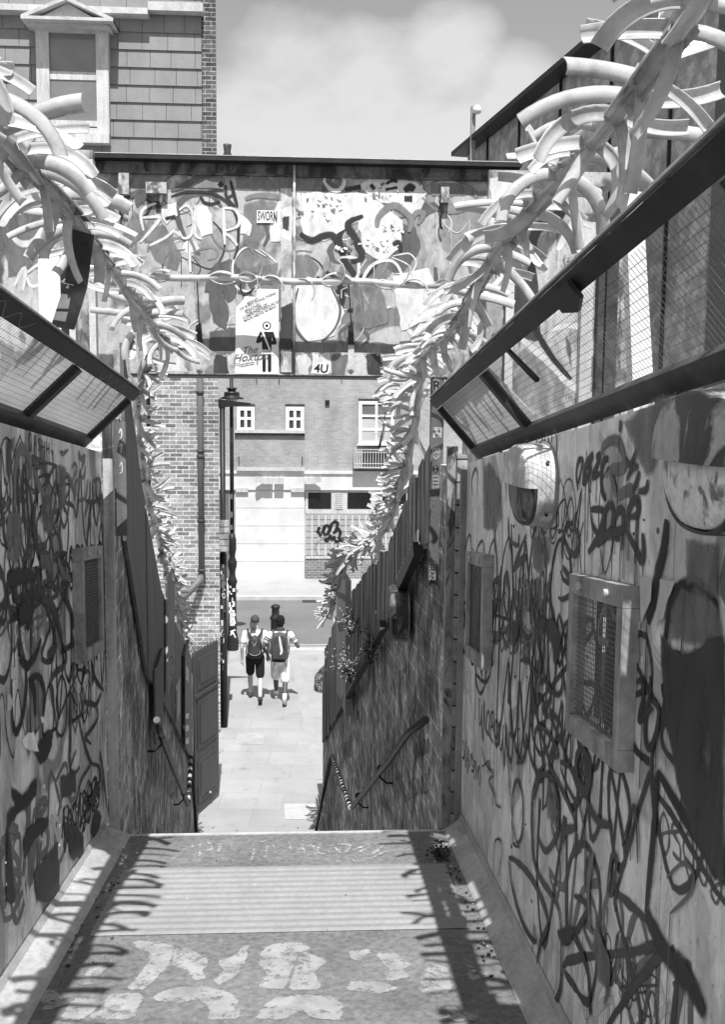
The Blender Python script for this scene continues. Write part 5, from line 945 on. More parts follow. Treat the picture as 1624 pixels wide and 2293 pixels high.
mb = MB(); a, b = F(684, 1297), F(940, 1250); mb.box((a.x, FY-.06, 0), (b.x, FY-.001, b.z)); mb.box((a.x, FY-.09, b.z+.001), (b.x, FY-.001, b.z+.08), 1); mb.build('stall_riser', [brick('grey riser brick', .17, .24, .42, .225, .09, .016, 'xz', .2), M['pale_steel']], FB)
ft('doorway', 486, 1100, 513, 1292, .001, .02, pm('dull door', .14, (3, 3, 3), .5))
for x, sgn in ((600, -1), (625, 0), (692, 1)):
    fl_ = MB(); p = F(x, 1077, .2); fl_.box((p.x-.16, FY-.35, p.z-.1), (p.x+.16, FY-.11, p.z+.12)); fl_.tube([(p.x, FY-.1, p.z+.15), (p.x, FY-.1, p.z+.4)], .02, 6)
    if sgn: fl_.beam((p.x, FY-.2, p.z), (p.x+sgn*.4, FY-.4, p.z+.08), .12, .2)
    tag(fl_.build('floodlight', M['pale_steel']), ('small twin headed floodlight on the left of the white fascia', 'boxy security sensor lamp in the middle of the white fascia', 'small twin headed floodlight on the white fascia near the dark shop windows')[sgn+1], 'lamp', 'lights on the shop fascia')

# ------------------------------------------------------------------ stair walls and fences
M['stairwall'] = None
def stair_wall_mat():
    m, nt, b = newmat('rough streaked wall')
    s1 = noise(nt, coords(nt, (7, 7, 4.5), (0, 0, 0)), 1, 7, .7, .4); s2 = noise(nt, coords(nt, (1.4, 1.4, 1.6)), 1, 5, .6); s3 = noise(nt, coords(nt, (22, 22, 15)), 1, 5, .7)
    c = ramp(nt, s1, [(.28, .05), (.42, .15), (.53, .36), (.66, .68)])  # pale streaks and patches in this colour imitate grazing sunlight
    tcx = N(nt, 'ShaderNodeTexCoord'); spx = N(nt, 'ShaderNodeSeparateXYZ'); cbx = N(nt, 'ShaderNodeCombineXYZ'); nt.links.new(tcx.outputs['Object'], spx.inputs[0]); nt.links.new(spx.outputs[1], cbx.inputs[0]); nt.links.new(spx.outputs[2], cbx.inputs[1])
    bt = N(nt, 'ShaderNodeTexBrick'); nt.links.new(cbx.outputs[0], bt.inputs['Vector'])
    for k_, v_ in (('Scale', 1), ('Brick Width', .44), ('Row Height', .15), ('Mortar Size', .007), ('Mortar Smooth', .6)): bt.inputs[k_].default_value = v_
    bt.inputs['Color1'].default_value = g(.75); bt.inputs['Color2'].default_value = g(1.0); bt.inputs['Mortar'].default_value = g(1.7); c = mix(nt, c, bt.outputs['Color'], .9, 'MULTIPLY'); c = mix(nt, c, ramp(nt, s2, [(.32, .55), (.66, 2.0)]), 1, 'MULTIPLY'); c = mix(nt, c, ramp(nt, s3, [(.3, .55), (.7, 1.35)]), 1, 'MULTIPLY')
    nt.links.new(c, b.inputs['Base Color']); b.inputs['Roughness'].default_value = .85; bumpy(nt, b, mix(nt, s3, s1, .5), .8, .03); return m
M['stairwall'] = stair_wall_mat()
def Lpt(x, y): return PP(x, y, V((-.691, 0, 0)), V((1, .068, 0)).normalized())
def Rpt(x, y): return PP(x, y, V((1.144, 0, 0)), V((-1, -.068, 0)).normalized())
def interp(pts, Y):
    pts = sorted(pts)
    if Y <= pts[0][0]: return pts[0][1] + (pts[1][1]-pts[0][1])*(Y-pts[0][0])/(pts[1][0]-pts[0][0])
    for (a, b), (c, d) in zip(pts, pts[1:]):
        if Y <= c: return b + (d-b)*(Y-a)/(c-a)
    (a, b), (c, d) = pts[-2:]; return d + (d-b)*(Y-c)/(c-a)
prof = lambda fn, pts: [(fn(*p).y, fn(*p).z) for p in pts]
topL = prof(Lpt, [(280, 900), (300, 1060), (345, 1300), (375, 1375), (410, 1445)]); botL = prof(Lpt, [(276, 1246), (300, 1400), (325, 1540), (360, 1570), (402, 1660)])
topR = prof(Rpt, [(966, 1014), (901, 1154), (876, 1235), (847, 1262), (800, 1330), (764, 1375), (743, 1430), (730, 1500)]); botR = prof(Rpt, [(960, 1228), (905, 1336), (870, 1400), (800, 1520), (760, 1600), (735, 1650)])
def stairwall(label, fx, s, y0, y1, top, thick, mat, extra):
    T = thing('stair_wall', (fx((y0+y1)/2), (y0+y1)/2, 0), label, 'wall'); mb = MB(); n = 24
    for i in range(n):
        a, b = y0+(y1-y0)*i/n, y0+(y1-y0)*(i+1)/n; za, zb_ = top(a), top(b)
        mb.hexa([(fx(a), a, -.02), (fx(b), b, -.02), (fx(b)-s*thick, b, -.02), (fx(a)-s*thick, a, -.02), (fx(a), a, za), (fx(b), b, zb_), (fx(b)-s*thick, b, zb_), (fx(a)-s*thick, a, za)])
    P = Paint(mb, (lambda x, y: Lpt(x, y)) if s > 0 else (lambda x, y: Rpt(x, y)), V((s, s*.068, 0)).normalized(), 1)
    for e in extra: (P.pl if len(e) == 3 else P.st)(*e)
    hb = lambda Y: top(Y); scrawl(P, 26, y0+.1, y1-.6, -2.6, -.1, fx, s, 'mlldk', (.012, .02, .03), 31+int(s), hb)
    mb.build('wall_face', [mat] + PM_, T)
    return T
stairwall('rough dark streaked wall along the left of the steps', lx, 1, RE_+.09, 13.75, lambda Y: min(interp(topL, Y)-.15, 5.85), .22, M['stairwall'], [])
SWR = stairwall('rough brick wall with drippy paint along the right of the steps', rx, -1, RE_+.09, 13.55, lambda Y: min(interp(topR, Y)-.12, 5.6), .22, M['stairwall'],
  [(RD,'m',.03,[(925,1620),(915,1540),(905,1500),(895,1560),(890,1640)]),(RD,'l',.012,[(870,1560),(880,1500),(890,1470),(900,1500),(905,1560),(912,1500),(925,1450),(935,1510),(940,1560)]),(RD,'l',.012,[(840,1600),(845,1540),(855,1520),(862,1560),(870,1530)]),(RD,'l',.010,[(850,1640),(848,1720),(856,1790)]),(RD,'l',.010,[(905,1600),(915,1680),(925,1720)]),(RD,'m',.012,[(880,1640),(875,1740),(890,1800)]),(RD,'l',.008,[(800,1640),(812,1700),(830,1760)]),(RD,'m',.06,[(930,1700),(925,1760),(935,1850)]),(RD,'m',.05,[(905,1660),(900,1760)]),(RD,'m',.05,[(865,1690),(860,1780),(868,1840)])])
def plank_fence(label, fx, s, y0, y1, top, bot, wd, mat, jit=.03, extra=()):
    T = thing('plank_fence', (fx((y0+y1)/2), (y0+y1)/2, bot((y0+y1)/2)), label, 'fence'); mb = MB(); y = y0; i = 0
    while y < y1:
        wv = wd*(rnd.uniform(.55, 1.5) if wd < .5 else 1); b = min(y+wv, y1); o = .03+.006*(i % 2)+rnd.uniform(0, .012 if wd < .5 else .002); j = rnd.uniform(-jit, jit); k = rnd.uniform(-jit*.6, jit*.6)
        mb.hexa([(fx(y)+s*o, y, bot(y)+k), (fx(b-.004)+s*o, b-.004, bot(b)+k), (fx(b-.004)+s*(o-.022), b-.004, bot(b)+k), (fx(y)+s*(o-.022), y, bot(y)+k), (fx(y)+s*o, y, top(y)+j), (fx(b-.004)+s*o, b-.004, top(b)+j), (fx(b-.004)+s*(o-.022), b-.004, top(b)+j), (fx(y)+s*(o-.022), y, top(y)+j)], 0)
        y = b; i += 1
    mb.build('planks', [mat], T); return T
plank_fence('dark boarded fence stepping down above the left stair wall', lx, 1, 5.7, 12.6, lambda Y: interp(topL, Y), lambda Y: interp(botL, Y), 1.15, M['plain_d'], .004)
PFR = plank_fence('dark jagged topped plank fence stepping down above the right stair wall', rx, -1, 5.75, 13.2, lambda Y: interp(topR, Y), lambda Y: interp(botR, Y), .105, M['wood_d'], .06)
rr = MB(); q = [Rpt(x, y)+V((-.075, -.004, 0)) for x, y in ((962, 1228), (908, 1340))]; rr.beam(q[0], q[1], .05, .09, (0, 0, 1)); q = [Rpt(x, y)+V((-.075, -.004, 0)) for x, y in ((880, 1400), (815, 1520), (770, 1600))]; rr.beam(q[0], q[1], .05, .08); rr.beam(q[1]+V((0,.01,0)), q[2], .05, .08); rr.build('bottom_rail', M['iron'], PFR)
jg = MB()
for i in range(11):
    t = i/11; a = Rpt(957-52*t, 1204+108*t); jg.slab([a+V((-.052,0,-.10)), a+V((-.052,.08,-.16)), a+V((-.052,.08,.03)), a+V((-.052,0,.05))], (-.008, 0, 0))
jg.build('pale_batten', M['wood_l'], PFR)
# boards and posts fixed to the stair walls
def board(name, fn, s, x0, y0, x1, y1, mat, th, label, cat, strokes=()):
    a, b, c_, d_ = fn(x0, y1), fn(x1, y1), fn(x1, y0), fn(x0, y0); b = V((b.x, b.y, a.z)); c_ = V((c_.x, c_.y, d_.z)); o = V((s*.04, 0, 0))
    mb = MB(); mb.slab([a+o, b+o, c_+o, d_+o] if s < 0 else [d_+o, c_+o, b+o, a+o], (s*th, 0, 0)); P = Paint(mb, lambda x, y: fn(x, y)+V((s*(.04+th), 0, 0)), V((s, 0, 0)), 1)
    for e in strokes: (P.pl if len(e) == 3 else P.st)(*e)
    return tag(mb.build(name, [mat]+PM_), label, cat)
board('board', Lpt, 1, 331, 1500, 349, 1668, M['steel_dark'], .02, 'dark board end hanging below the left fence', 'board')
board('board', Lpt, 1, 360, 1290, 377, 1558, M['wood_l'], .02, 'pale tall board in the left fence beneath the garland', 'board', [(RD,'d',.02,[(362,1480),(368,1470),(374,1482),(366,1490)]),(RD,'d',.02,[(363,1510),(374,1515),(368,1530)])])  # the dark strokes paint shadows onto the board
board('board', Lpt, 1, 383, 1545, 390, 1620, M['pale_steel'], .02, 'short thin pale board low on the left stair wall', 'board')
tl = [(RD, 'w' if k % 2 else 'k', [(401.5, 1585+14*k), (409, 1583+14*k), (409, 1593+14*k), (401.5, 1596+14*k)]) for k in range(6)]
board('sticker_post', Lpt, 1, 400, 1470, 410, 1675, M['rail_low'], .03, 'narrow sticker covered post ending the left fence', 'post', tl + [(RD,'l',[(402,1490),(409,1500),(409,1530),(402,1520)])])
board('fence_post', Rpt, -1, 774, 1268, 796, 1545, M['wood_l'], .06, 'pale timber post with painted shadow marks in the right fence', 'post', [(RD,'d',[(774,1325),(796,1335),(796,1345),(774,1335)]),(RD,'d',[(776,1400),(795,1395),(795,1410),(780,1415)]),(RD,'d',.03,[(776,1470),(785,1455),(795,1450)]),(RD,'d',[(784,1500),(795,1490),(795,1530)])])  # dark patches and stroke are shadow marks painted on the timber
p0 = PY(727, 1650, 13.6)
mb = MB(); zt_ = PY(733, 1453, 13.6).z; mb.box((p0.x-.005, 13.56, 0), (p0.x+.09, 13.66, zt_))
P = Paint(mb, lambda x, y: PY(x, y, 13.56), nG, 1)
for e in ((RD,'l',[(729,1470),(733,1462),(732,1490)]),(RD,'l',[(728,1500),(733,1495),(732,1530),(728,1535)]),(RD,'k',[(727,1575),(734,1570),(734,1600),(727,1605)]),(RD,'w',[(728,1610),(731,1605),(731,1625)]),(RD,'k',[(727,1630),(734,1628),(734,1645),(727,1648)]),(RD,'l',[(727,1545),(733,1545),(734,1565),(728,1570)])): P.pl(*e)
tag(mb.build('fence_post', [M['rail_low']]+PM_), 'mottled end post of the right fence at the foot of the steps', 'post')
# tall sticker post and brick pier at the top of the steps on the right
SP = 5.62; spx0, spx1 = PY(966, 1200, SP).x, PY(990, 1200, SP).x
T = thing('sticker_post', (spx0, SP, 4), 'tall dark grey post with a column of stickers at the right of the steps', 'post')
mb = MB(); a, b = PY(966, 1312, SP), PY(996, 845, SP); mb.box((spx0-.012, SP, a.z), (b.x, SP+.05, b.z)); mb.build('post', pm('dark grey post', [(.3, .09), (.7, .13)], (6, 6, 2), .6, .1), T)
def sticker(pts, mats, draw):
    mb = MB(); mb.slab([PY(x, y, SP-.0015) for x, y in pts], (0, .001, 0)); draw(mb); mb.build('sticker', mats, T)
def dR(mb): text_into(mb, 'R', PY(969.5, 873, SP-.0025), V((1, 0, 0)), V((0, 0, 1)), .075, 1, .02)
sticker([(969, 875), (984, 875), (984, 850), (969, 850)], [M['grey_steel'], M['paint_k']], dR)
cc = lambda cx, cy, rx_, ry_: [(cx+rx_*math.cos(.5236*k), cy+ry_*math.sin(.5236*k)) for k in range(12)]
def dface(mb):
    for x in (973, 982): ribbon(mb, [PY(x+3.5*math.cos(k*.785), 1009+5*math.sin(k*.785), SP-.002) for k in range(9)], .003, nG, 1, .001)
    ribbon(mb, [PY(971, 1022, SP-.002), PY(976, 1027, SP-.002), PY(984, 1021, SP-.002)], .003, nG, 1, .001)
sticker(cc(977.5, 1013, 10, 18), [pm('faded sticker', .17, (9, 9, 9), .6), M['paint_l']], dface)
def d8(mb):
    for y in (1046, 1055): mb.poly([PY(x, y2, SP-.003) for x, y2 in cc(976, y, 2.5, 3)][::-1], 1)
sticker(cc(976, 1050, 7.5, 8), [M['iron'], M['paint_m']], d8)
def dmask(mb):
    for x, y in ((973, 966), (984, 966), (978, 975)): mb.poly([PY(a_, b_2, SP-.003) for a_, b_2 in cc(x, y, 2.5, 3)][::-1], 1)
sticker([(970, 980), (989, 980), (990, 957), (971, 957)], [pm('torn sticker', [(.42, .2), (.55, .5)], (40, 40, 40), .6), M['rail_low']], dmask)
def dI(mb):
    for y in (1070, 1078, 1086): mb.poly([PY(x, y2, SP-.003) for x, y2 in ((970, y), (982, y), (982, y-2), (970, y-2))][::-1], 1)
sticker([(969, 1096), (984, 1096), (984, 1064), (969, 1064)], [pm('worn sticker', .26, (30, 30, 30), .6), M['rail_low']], dI)
def dG(mb): text_into(mb, 'GERNO', PY(963.5, 1262, SP-.003), V((0, 0, -1)), V((1, 0, 0)), .040, 1, .014)
sticker([(962, 1301), (976, 1301), (976, 1259), (962, 1259)], [pm('grey sticker', .3, (30, 30, 30), .6), M['paint_k']], dG)
sc2 = MB()
for yy in (1110, 1135, 1160, 1180): ribbon(sc2, [PY(971+5*math.cos(k*.8), yy+8*math.sin(k*.8), SP-.001) for k in range(8)], .003, nG, 0, .001)
sc2.build('chalk_scribble', spray('faint chalk', .2), T)
pr = MB(); py_ = RE_+.12; a, b = PY(1010, 1850, py_), PY(1036, 1020, py_)
pr.box((a.x, py_, dz(py_)-.6), (XR+.02, py_+.2, b.z)); P = Paint(pr, lambda x, y: PY(x, y, py_), nG, 1)
tag(pr.build('brick_pier', [brick('whitewashed pier', .26, .5, .05, .6, .118, .010, 'xz', .35, .5, .5)]+PM_), 'narrow pale block pier at the top of the steps on the right', 'pier')
mb = MB(); a = PY(1003, 1850, py_+.05); mb.box((a.x-.035, py_+.04, 3.2), (a.x+.018, py_+.09, PY(1000, 1000, py_).z)); tag(mb.build('weathered_post', [painted_wall('streaky post', (.3, .4, .2, .35, .06), 7.7)]), 'streaky paint dripped post left of the pale block pier', 'post')
mb = MB(); a = PY(273, 1200, py_+.12); mb.box((a.x-.03, py_+.1, PY(272, 1200, py_+.1).z), (a.x+.03, py_+.15, PY(272, 945, py_+.1).z)); P = Paint(mb, lambda x, y: PY(x, y, py_+.1), nG, 1)
for e in ((RD,'l',.006,[(266,970),(270,960),(272,975),(267,985)]),(RD,'l',.006,[(266,1000),(272,995),(270,1015)]),(RD,'l',.006,[(267,1045),(272,1035),(273,1055),(267,1060)]),(RD,'m',[(262,1160),(273,1158),(273,1175),(262,1180)])): P.st(*e) if len(e) == 4 else P.pl(*e)
tag(mb.build('sticker_post', [M['plain_d']]+PM_), 'dark post with chalk doodles at the top left of the steps', 'post')

# handrails
def handrail(label, fn, s, segs):
    T = thing('handrail', fn(*segs[0][0][0]), label, 'handrail'); o = V((s*.10, 0, 0))
    for pts, r, mat, nm in segs:
        mb = MB(); P = [fn(*p)+o for p in pts]; mb.tube(P, r, 10)
        if nm == 'taped_rail':
            d = (P[-1]-P[0]); n = int(d.length/.11)
            for k in range(n): q = P[0]+d*(k+.25)/n; mb.tube([q, q+d*.45/n], r*1.12, 10, 1)
            mb.build(nm, [M['pale_steel'], M['iron']], T)
        else: mb.build(nm, mat, T)
    for x, y in segs[0][3] if False else []: pass
    return T
def bracket(T, fn, s, x, y):
    mb = MB(); p = fn(x, y); o = V((s*.10, 0, 0)); mb.tube([p+o, p+o+V((0, 0, -.06)), p+V((s*.05, 0, -.11)), p+V((0, 0, -.11))], .009, 6); mb.tube([p+o+V((0,-.03,.02)), p+o+V((0,.03,-.02))], .026, 8); mb.build('bracket', M['iron'], T)
pipe = pm('rusty rail pipe', [(.3, .03), (.6, .07), (.75, .12)], (20, 20, 20), .5, .2)
H = handrail('dark pipe handrail with a striped taped length on the left stair wall', Lpt, 1, [([(318, 1612), (326, 1640), (400, 1802)], .024, pipe, 'rail'), ([(400, 1806), (408, 1690)], .024, pipe, 'taped_rail'), ([(409, 1690), (422, 1868)], .022, pipe, 'lower_rail')])
bracket(H, Lpt, 1, 330, 1650); bracket(H, Lpt, 1, 388, 1778)
H = handrail('dark pipe handrail with a striped taped length on the right stair wall', Rpt, -1, [([(992, 1612), (950, 1640), (905, 1700), (812, 1808)], .024, pipe, 'rail'), ([(808, 1808), (762, 1692)], .024, pipe, 'taped_rail'), ([(761, 1694), (722, 1862)], .022, pipe, 'lower_rail')])
bracket(H, Rpt, -1, 880, 1722); bracket(H, Rpt, -1, 826, 1782)
# old bulkhead lamp on the brick wall
q = Rpt(918, 1365); wl_ = wall_lamp('dull battered bulkhead lamp on the brick wall beside the steps', q.x-.02, -1, q.y-.2, q.y+.2, q.z+.17, .38, blotch('battered hood', .05, .2, 8), blotch('dirty lens', .015, .04, 8), scale=1.2)

# weeds
def weed(label, base, n, h, sp, light):
    mb = MB()
    for _ in range(n):
        a = U(0, 6.28); L_ = h*U(.5, 1); tip = base+V((math.cos(a)*sp*U(.2, 1), math.sin(a)*sp*U(.2, 1), L_)); mid = base.lerp(tip, .55)+V((0, 0, L_*.15)); mb.tube([base, mid, tip], [.004, .003, .002], 4, 0, False)
        for k in range(9):
            p = base.lerp(tip, U(.25, 1.05))+V((U(-1, 1), U(-1, 1), U(-1, 1)))*.03; d = V((U(-1, 1), U(-1, 1), U(-.4, .8))).normalized(); r = U(.012, .03); sd = d.orthogonal().normalized()*r*.35
            mb.face([p, p+d*r*.5+sd, p+d*r, p+d*r*.5-sd], 1)
    T = thing('weed', base, label, 'plant', 'weeds sprouting on the right of the steps'); st_ = MB(); lf = MB()
    for f_, mi in zip(mb.f, mb.m): (st_ if mi == 0 else lf).face([mb.v[i] for i in f_], 0)
    st_.build('stem', M['rail_low'], T); lf.build('leaves', pm('weed leaves', [(.3, light*.6), (.7, light*1.3)], (9, 9, 9), .7), T)
weed('leafy weed tuft growing from the fence beside the timber post, upper one', Rpt(815, 1425)+V((-.12, 0, 0)), 22, .28, .22, .28)
weed('leafy weed tuft growing on the wall top beside the diagonal rail, lower one', Rpt(820, 1530)+V((-.14, 0, 0)), 30, .34, .26, .3)
weed('feathery weed at the foot of the right handrail', V((PZ(752, 1868, 0).x, 13.2, .0)), 40, .55, .32, .22)
weed('small dark weed in the corner of the walkway by the right kerb plate', PD(985, 1925), 9, .07, .05, .05)
weed('dark drooping weed against the fence under the battered lamp', Rpt(862, 1470)+V((-.12, 0, -.1)), 14, .4, .1, .03)

# gate at the foot of the steps on the left
n0, n1 = PZ(436, 1832, 0), PZ(489, 1784, 0); GT = thing('gate', n0, 'dark panelled gate standing open at the foot of the steps', 'gate')
gd = (n1-n0); gd.z = 0; gl = gd.length; gd.normalize(); gn = V((gd.y, -gd.x, 0)); zt_ = PY(436, 1463, n0.y).z; gh = zt_
def gpan(mb, u0, u1, z0, z1, t0, t1, mi=0): a = n0+gd*u0; b = n0+gd*u1; mb.hexa([a+gn*t0+V((0,0,z0)), b+gn*t0+V((0,0,z0)), b+gn*t1+V((0,0,z0)), a+gn*t1+V((0,0,z0)), a+gn*t0+V((0,0,z1)), b+gn*t0+V((0,0,z1)), b+gn*t1+V((0,0,z1)), a+gn*t1+V((0,0,z1))], mi)
M['gate'] = pm('dark gate paint', [(.3, .05), (.7, .08)], (5, 5, 1.5), .5, .15)
mb = MB(); gpan(mb, 0, gl, .06, gh, -.03, .01)
for z0, z1 in ((.18, .82), (.98, 1.72), (1.88, gh-.1)):
    gpan(mb, .10, gl-.10, z0, z1, .0105, .022); gpan(mb, .17, gl-.17, z0+.08, z1-.08, .0225, .034)
gpan(mb, 0, gl, 1.78, 1.82, .0105, .03)
mb.build('leaf', M['gate'], GT)
for k in range(8):
    mb = MB(); u = gl*(k+.5)/8; a = n0+gd*u+V((0,0,gh)); mb.tube([a, a+V((U(-.02,.02), 0, .10)), a+V((U(-.05,.05), 0, .16))], .006, 5); mb.build('spike', M['grey_steel'], GT)
mb = MB(); e0 = PZ(412, 1842, 0); mb.slab([e0, n0-gd*.02, n0-gd*.02+V((0,0,gh-.05)), e0+V((0,0,gh-.15))], V((.02, .1, 0))); tag(mb.build('fence', M['gate']), 'plain dark fence panel between the left stair wall and the open gate', 'fence')
kb = MB(); a = n0+gd*(gl*.55)+gn*.034+V((0,0,.2)); kb.lathe(a, [(.02, 0), (.03, .02), (.01, .04)], 10); kb.build('knob', M['grey_steel'], GT)
# coil of wire above the gate
wc = MB(); pts = [PY(412+80*k/60+7*math.sin(k*1.05), 1452-12*k/60+7*math.cos(k*1.05), 14.3+.02*k) for k in range(61)]; wc.tube(pts, .006, 5); tag(wc.build('wire_coil', M['wire']), 'loose coil of wire above the gate in front of the brick house', 'wire')

# ------------------------------------------------------------------ street furniture
BPY = 18.0; b = PY(502, 1645, BPY); X = b.x; LP = thing('street_lamp', (X, BPY, 0), 'black lamp post with a flat arm, a box and stickers beside the brick house', 'street lamp')
mb = MB(); zt_ = PY(500, 905, BPY).z; mb.tube([(X, BPY, 0), (X, BPY, zt_)], .050, 14); mb.tube([(X, BPY, 0), (X, BPY, PY(502, 1240, BPY).z)], .064, 14)
P = []
for k in range(26):
    z = U(1.1, 3.2); a = U(-2.4, -.4); mb.box((X+.05*math.cos(a)-.025, BPY-.071, z), (X+.05*math.cos(a)+U(.0, .03), BPY-.055, z+U(.05, .14)), rnd.choice((1, 2, 3)))
mb.build('post', [M['iron'], M['paint_m'], M['paint_l'], M['rail_low']], LP)
mb = MB(); zA = PY(520, 905, BPY).z; x1 = PY(562, 905, BPY).x; mb.hexa([(X-.06, BPY-.06, zA-.07), (x1, BPY-.02, zA-.01), (x1, BPY+.02, zA-.01), (X-.07, BPY+.06, zA-.07), (X-.07, BPY-.06, zA+.09), (x1, BPY-.02, zA+.02), (x1, BPY+.02, zA+.02), (X-.07, BPY+.06, zA+.09)]); mb.build('lamp_head', M['iron'], LP)
mb = MB(); a, c_ = PY(485, 1235, BPY-.15), PY(512, 1165, BPY-.15); mb.box((a.x, BPY-.20, a.z), (c_.x, BPY-.10, c_.z))
for k in range(5): zz = a.z+(c_.z-a.z)*k/5; mb.box((a.x-.012, BPY-.212, zz+.008), (c_.x+.008*(k % 2), BPY-.2005, zz+.10))
mb.build('sign_box', blotch('stickered box', .22, .42, 5), LP)
OLY = 24.0; b = PY(521, 1460, OLY); X = b.x; OL = thing('street_lamp', (X, OLY, -.1), 'old fashioned street lamp with a fluted base and a round lantern', 'street lamp')
mb = MB(); mb.lathe((X, OLY, -.1), [(.16, 0), (.16, .08), (.145, .12), (.15, .3), (.12, .48), (.095, .56), (.11, .62), (.095, .68), (.092, 1.7), (.10, 1.74), (.125, 1.8), (.10, 1.88), (.075, 1.95), (.07, 2.05), (.11, 2.2), (.115, 2.3), (.065, 2.42), (.075, 2.5), (.1, 2.6), (.1, 2.85), (.05, 3.02)], 20)
for _ in range(12): z = U(1.0, 1.7); a = U(-2.6, -.5); mb.box((X+.07*math.cos(a)-.03, OLY-.105, z-.1), (X+.07*math.cos(a)+U(0, .03), OLY-.085, z-.1+U(.03, .14)), rnd.choice((1, 1, 2)))
mb.box((X-.06, OLY-.105, .62), (X+.06, OLY-.085, .95), 2)
for st_ in ([(516,1415),(527,1410)],[(515,1395),(522,1385),(526,1395),(518,1400)],[(517,1375),(526,1378),(522,1368)],[(516,1424),(521,1416),(527,1428)],[(519,1358),(526,1352)]): ribbon(mb, [PY(*q_, OLY-.105) for q_ in st_], .045, nG, 1, .006)
mb.build('base', [M['iron'], M['paint_w'], M['paint_l']], OL)
mb = MB(); zL = PY(522, 905, OLY).z; mb.tube([(X, OLY, 2.92), (X, OLY, 7.0)], [.052, .045], 14)
for z in (3.0, 3.3, 3.75): mb.box((X-.03, OLY-.062, z), (X+.02, OLY-.045, z+U(.1, .16)), 2)
mb.build('shaft', [M['steel_dark'], M['paint_l'], M['paint_m']], OL)
mb = MB(); zL = PY(522, 892, OLY).z; lx0 = X+.02; mb.lathe((lx0, OLY-.15, zL), [(.02, -.12), (.08, -.10), (.14, -.05), (.16, 0)], 18, 1); mb.lathe((lx0, OLY-.15, zL), [(.17, .0), (.29, -.02), (.28, .01), (.19, .04), (.18, .09), (.19, .10), (.18, .145), (.10, .155), (.095, .20), (.125, .21), (.12, .25), (.02, .26)], 18, 0); mb.build('lantern', [M['iron'], pm('lantern glass', .5, (5, 5, 5), .2)], OL)
def bollard(label, px, pyb, Y, hh, r):
    p = PY(px, pyb, Y); mb = MB(); mb.lathe((p.x, Y, 0), [(r*1.25, 0), (r*1.25, .08), (r, .12), (r*.95, hh*.68), (r*1.15, hh*.70), (r*1.15, hh*.74), (r*.8, hh*.78), (r*.72, hh*.9), (r*.95, hh*.93), (r*.9, hh*.97), (r*.3, hh)], 16)
    tag(mb.build('bollard', M['iron']), label, 'bollard', 'bollards at the kerb')
bollard('taller cast iron bollard rising left of the dark haired man', 617, 1455, 23.6, 1.22, .12)
bollard('shorter bollard half hidden behind the dark haired man', 627, 1490, 22.2, .96, .12)
# bundle beside the fence end
sx = PZ(714, 1550, 0); mb = MB(); rows = []
for i in range(11):
    t = i/10; rows.append([V((sx.x+.03 + math.cos(a_*.4833)*(.20*math.sin(math.pi*(.12+.82*t))**.6)*(1+.16*math.sin(3*a_*.4833+5*t)) + .14*t, sx.y+.12+math.sin(a_*.4833)*.17*(1-.3*t)*(1+.12*math.sin(4*a_*.4833+3*t)), .02+.5*t)) for a_ in range(13)])
mb.grid(rows, 0, True, True); mb.face(rows[-1]); tag(mb.build('bundle', pm('dark patterned cloth', [(.42, .03), (.5, .10), (.56, .4), (.6, .05)], (9, 9, 14), .8, .3, .1, 0, 1.5)), 'dark patterned cloth bundle on the pavement behind the right fence end', 'bundle')
# litter on the walkway
lt = MB()
for _ in range(110):
    sd_ = rnd.random(); p = PD(0, 2000)
    Y = U(3.2, 4.98); x = (-.90+abs(rnd.gauss(0, .05))) if sd_ < .35 else ((.705-abs(rnd.gauss(0, .05))) if sd_ < .8 else U(-.8, .6)); r = U(.003, .010) if sd_ < .8 else U(.002, .006); a_ = U(0, 6.3)
    q = V((x, Y, dz(Y)+.004)); lt.slab([q+V((math.cos(a_+t)*r*U(.5, 1.3), math.sin(a_+t)*r*U(.5, 1.3), -TS*math.sin(a_+t)*r)) for t in (0, 1.3, 2.6, 3.8, 5.1)], (0, 0, U(.002, .008)), rnd.choice((0, 0, 1, 2)))
tag(lt.build('leaf_litter', [M['rail_low'], M['wood_d'], M['paint_l']]), 'dry leaf crumbs and grit scattered along the walkway edges', 'litter', None, 'stuff')
# ------------------------------------------------------------------ people
def cap_into(mb, p, q, r0, r1, n=12, mi=0):
    p, q = V(p), V(q); d = (q-p).normalized(); a = d.orthogonal().normalized(); b = d.cross(a); rows = []
    for k in range(5): t = -math.pi/2+math.pi/2*(k+.15)/4.15; rows.append((p+d*(r0*math.sin(t)), r0*math.cos(t)))
    for k in range(5): t = math.pi/2*k/4.15; rows.append((q+d*(r1*math.sin(t)), r1*math.cos(t)))
    R = [[c+(a*math.cos(2*math.pi*j/n)+b*math.sin(2*math.pi*j/n))*r for j in range(n)] for c, r in rows]
    b0 = mb.grid(R, mi, True, True); mb.f.append(tuple(b0+j for j in range(n-1, -1, -1))); mb.m.append(mi); mb.s.append(True); e = b0+(len(R)-1)*n; mb.f.append(tuple(e+j for j in range(n))); mb.m.append(mi); mb.s.append(True)
def ell_into(mb, c, rad, rot=None, n=16):
    c = V(c); M3 = rot if rot else Matrix.Identity(3); R = []
    for k in range(9):
        t = -math.pi/2+math.pi*(k+.12)/8.24; R.append([c+M3 @ V((rad[0]*math.cos(t)*math.cos(2*math.pi*j/n), rad[1]*math.cos(t)*math.sin(2*math.pi*j/n), rad[2]*math.sin(t))) for j in range(n)])
    b0 = mb.grid(R, 0, True, True); mb.f.append(tuple(b0+j for j in range(n-1, -1, -1))); mb.m.append(0); mb.s.append(True); e = b0+8*n; mb.f.append(tuple(e+j for j in range(n))); mb.m.append(0); mb.s.append(True)
